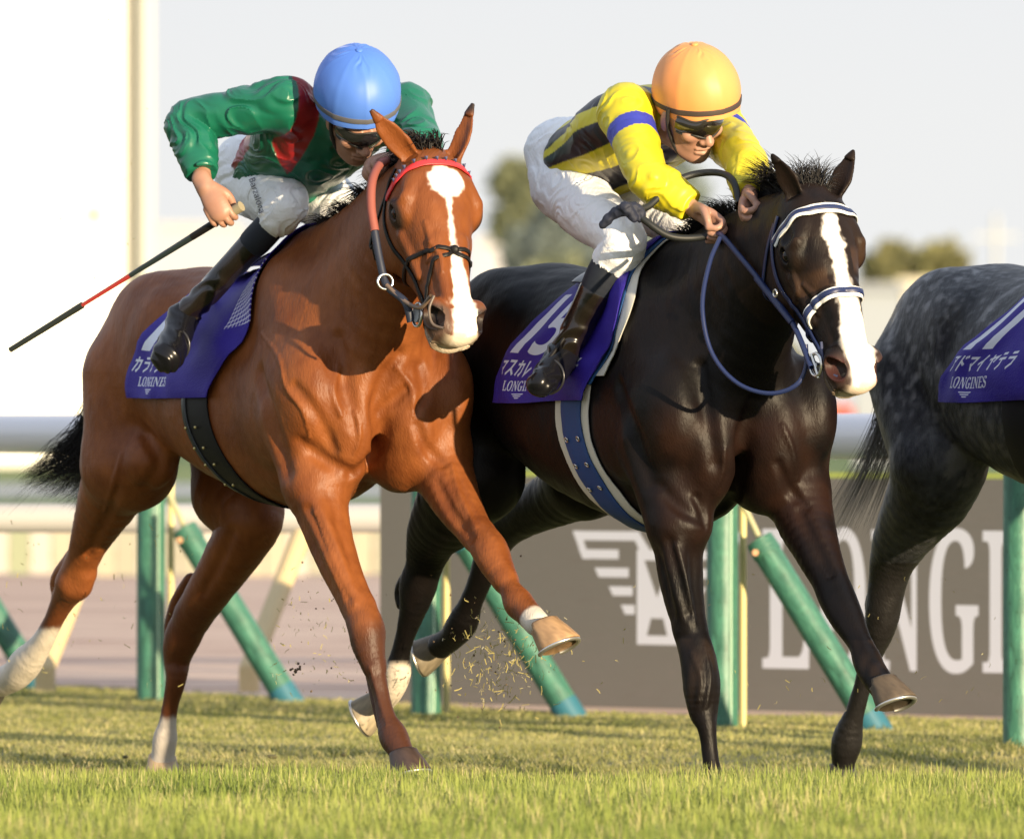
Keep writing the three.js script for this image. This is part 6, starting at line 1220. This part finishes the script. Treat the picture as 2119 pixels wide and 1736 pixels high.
{ // maker's bird mark on the black gaiter
  const t = canvasTexture(128, 128, (c) => { c.clearRect(0, 0, 128, 128); c.fillStyle = '#e8e8ec'; c.beginPath(); c.moveTo(8, 22); c.lineTo(58, 60); c.lineTo(122, 92); c.lineTo(70, 84); c.lineTo(52, 112); c.lineTo(48, 72); c.fill(); });
  const fd = new Field(), kn = Y1.j.knR, an = Y1.j.anR; fd.chain([[kn.clone().lerp(an, 0.10), 0.057], [kn.clone().lerp(an, 0.3), 0.058], [kn.clone().lerp(an, 0.46), 0.052]], 0.02);
  mesh('printed_mark', patch(fd, at(1247, 542, 0.9), V(1, 0, 0), V(0, 1, 0), V(0, 0, -1), 0.030, 0.034, 0.002, 6, 6), new THREE.MeshStandardMaterial({ map: t, transparent: true, roughness: 0.6 }), Y1.person);
}

// ---------------------------------------------------------------- turf: tufts of blades, and what the hooves throw up
function tuft(nb, spread, h, lean, wid) {
  const p = [], idx = [];
  for (let i = 0; i < nb; i++) {
    const a = rr(0, 6.28), r = spread * Math.sqrt(rnd()), bx = Math.cos(a) * r, bz = Math.sin(a) * r, H = h * rr(0.45, 1.1), l = lean * rr(0.2, 1.2), la = rr(0, 6.28), wx = Math.cos(la + 1.57) * wid * rr(0.7, 1.2), wz = Math.sin(la + 1.57) * wid * rr(0.7, 1.2), b = p.length / 3;
    for (let k = 0; k < 3; k++) { const t = k / 2.6, c = 1 - t * 0.55, x = bx + Math.cos(la) * l * H * t * t, z = bz + Math.sin(la) * l * H * t * t, y = H * t * (1 - 0.25 * l * t); p.push(x - wx * c, y, z - wz * c, x + wx * c, y, z + wz * c); }
    p.push(bx + Math.cos(la) * l * H, H * (1 - 0.25 * l), bz + Math.sin(la) * l * H);
    idx.push(b, b + 1, b + 2, b + 1, b + 3, b + 2, b + 2, b + 3, b + 4, b + 3, b + 5, b + 4, b + 4, b + 5, b + 6);
  }
  const g = new THREE.BufferGeometry(); g.setAttribute('position', new THREE.Float32BufferAttribute(p, 3)); g.setIndex(idx); g.computeVertexNormals(); return g;
}
const bladeMat = new THREE.MeshPhysicalMaterial({ color: 0xffffff, roughness: 1, side: THREE.DoubleSide, transmission: 0.3, thickness: 0 });
function sward(name, geo, count, z0, z1, dens, colour, label) {
  const m = new THREE.InstancedMesh(geo, bladeMat, count), M = new THREE.Matrix4(), Q = new THREE.Quaternion(), e = new THREE.Euler(), c = new THREE.Color();
  let n = 0;
  for (let tries = 0; tries < count * 4 && n < count; tries++) {
    const z = lerp(z0, z1, Math.pow(rnd(), dens)), hw = 1100 * (EYE_D - z) / FPX + 0.5, x = rr(-hw, hw);
    if (railSide(x, z) > turfEdge(railAlong(x, z)) + 0.05) continue;
    const s = rr(0.75, 1.2) * (1 + 0.25 * fbm(x * 1.7, 2, z * 1.2, 2)); Q.setFromEuler(e.set(rr(-0.12, 0.12), rr(0, 6.28), rr(-0.12, 0.12)));
    M.compose(V(x, groundY(x, z) - 0.004, z), Q, V(s, s, s)); m.setMatrixAt(n, M); const k = colour(x, z); m.setColorAt(n, c.setRGB(...k)); n++;
  }
  m.count = n; m.instanceMatrix.needsUpdate = true; show(m); m.name = name; m.userData = { kind: 'stuff', label, category: 'grass' }; scene.add(m);
}
const fresh = (x, z) => { const g = fbm(x * 2.3, 5, z * 1.1, 3), r = rnd(); return r < 0.12 ? [0.50, 0.45, 0.19] : mix3([0.185, 0.245, 0.035], [0.365, 0.405, 0.090], clamp(0.5 + g * 0.9 + rr(-0.3, 0.3), 0, 1)); };
const worn = (x, z) => { const g = fbm(x * 2.3, 8, z * 0.9, 3), r = rnd(); return r < 0.24 ? [0.52, 0.46, 0.20] : mix3([0.195, 0.215, 0.045], [0.385, 0.370, 0.115], clamp(0.5 + g * 1.1 + rr(-0.3, 0.3), 0, 1)); };
sward('foreground_grass', tuft(12, 0.05, 0.085, 0.35, 0.0018), 13000, 0.75, 6.2, 1.2, fresh, 'fresh long turf grass along the near crest');
sward('trampled_grass', tuft(12, 0.045, 0.034, 0.95, 0.0018), 13000, -4.5, 1.3, 0.9, worn, 'short yellowed turf trampled by the runners');
sward('far_turf_grass', tuft(12, 0.06, 0.020, 0.9, 0.0026), 12000, -12.3, -4, 1, worn, 'short turf along the foot of the running rail');
{
  const grass = [], soil = [];
  const bit = (px, py, z, l) => { const q = at(px, py, z), g = new THREE.PlaneGeometry(l, rr(0.0018, 0.0032), 2, 1), P = g.attributes.position, k = rr(-0.35, 0.35) * l; for (let i = 0; i < P.count; i++) P.setZ(i, k * (1 - Math.pow(P.getX(i) / l * 2, 2))); g.rotateX(rr(0, 3.14)); g.rotateZ(rr(0, 3.14)); g.rotateY(rr(0, 3.14)); grass.push(g.translate(q.x, q.y, q.z)); };
  const clod = (px, py, z, r) => { const q = at(px, py, z), g = new THREE.IcosahedronGeometry(r, 0), P = g.attributes.position; for (let i = 0; i < P.count; i++) { const k = 1 + 0.5 * noise(P.getX(i) * 300 + px, P.getY(i) * 300, P.getZ(i) * 300); P.setXYZ(i, P.getX(i) * k, P.getY(i) * k, P.getZ(i) * k); } soil.push(g.translate(q.x, q.y, q.z)); };
  const gauss = () => (rnd() + rnd() + rnd() - 1.5) / 0.75;
  for (let i = 0; i < 330; i++) bit(1040 + gauss() * 75, 1365 + gauss() * 85, rr(-0.7, 0.2), rr(0.008, 0.034));
  for (let i = 0; i < 120; i++) bit(rr(560, 800), 1330 + gauss() * 90, rr(-1.2, -0.2), rr(0.006, 0.022));
  for (let i = 0; i < 90; i++) bit(rr(0, 420), rr(1080, 1420), rr(-2.4, -1.2), rr(0.006, 0.024));
  for (let i = 0; i < 60; i++) bit(rr(1200, 2060), rr(1180, 1480), rr(-0.6, 0.6), rr(0.006, 0.020));
  for (let i = 0; i < 46; i++) bit(rr(0, 330), rr(20, 800), rr(-2, -0.5), rr(0.004, 0.010));
  for (let i = 0; i < 60; i++) clod(1030 + gauss() * 90, 1340 + gauss() * 110, rr(-0.7, 0.2), rr(0.001, 0.0038));
  for (let i = 0; i < 45; i++) clod(rr(600, 800), rr(1150, 1440), rr(-1.2, -0.2), rr(0.001, 0.0040));
  for (const [x, y] of [[612, 1385], [622, 1378], [605, 1390]]) for (let i = 0; i < 5; i++) clod(x + rr(-8, 8), y + rr(-6, 6), -0.6, rr(0.002, 0.006));
  const a = mesh('flying_grass', mergeGeometries(grass), phys([0.42, 0.36, 0.12], 1, { side: THREE.DoubleSide, transmission: 0.3, thickness: 0 })); a.userData = { kind: 'stuff', label: 'grass clippings thrown up behind the hooves', category: 'clippings' }; scene.add(a);
  const b = mesh('flying_soil', mergeGeometries(soil), std([0.13, 0.09, 0.055], 0.95)); b.userData = { kind: 'stuff', label: 'crumbs of soil thrown up behind the hooves', category: 'soil' }; scene.add(b);
}
{ // torn clods and scuffs lying on the trampled turf
  const lumps = [];
  for (let i = 0; i < 70; i++) {
    const z = rr(-3.5, 0.9), hw = 1050 * (EYE_D - z) / FPX, x = rr(-hw, hw), r = rr(0.003, 0.012), g = new THREE.IcosahedronGeometry(r, 1), P = g.attributes.position;
    for (let k = 0; k < P.count; k++) { const q = 1 + 0.6 * noise(P.getX(k) * 110 + i, P.getY(k) * 110, P.getZ(k) * 110); P.setXYZ(k, P.getX(k) * q * 1.4, P.getY(k) * q * 0.75, P.getZ(k) * q * 1.4); }
    g.computeVertexNormals(); lumps.push(g.translate(x, groundY(x, z) + r * 0.5 + rr(0, 0.02), z));
  }
  const a = mesh('turf_divots', mergeGeometries(lumps), std([0.11, 0.10, 0.045], 0.98)); a.userData = { kind: 'stuff', label: 'torn clods of turf scattered over the trampled track', category: 'clods' }; scene.add(a);
}

renderer.render(scene, camera);
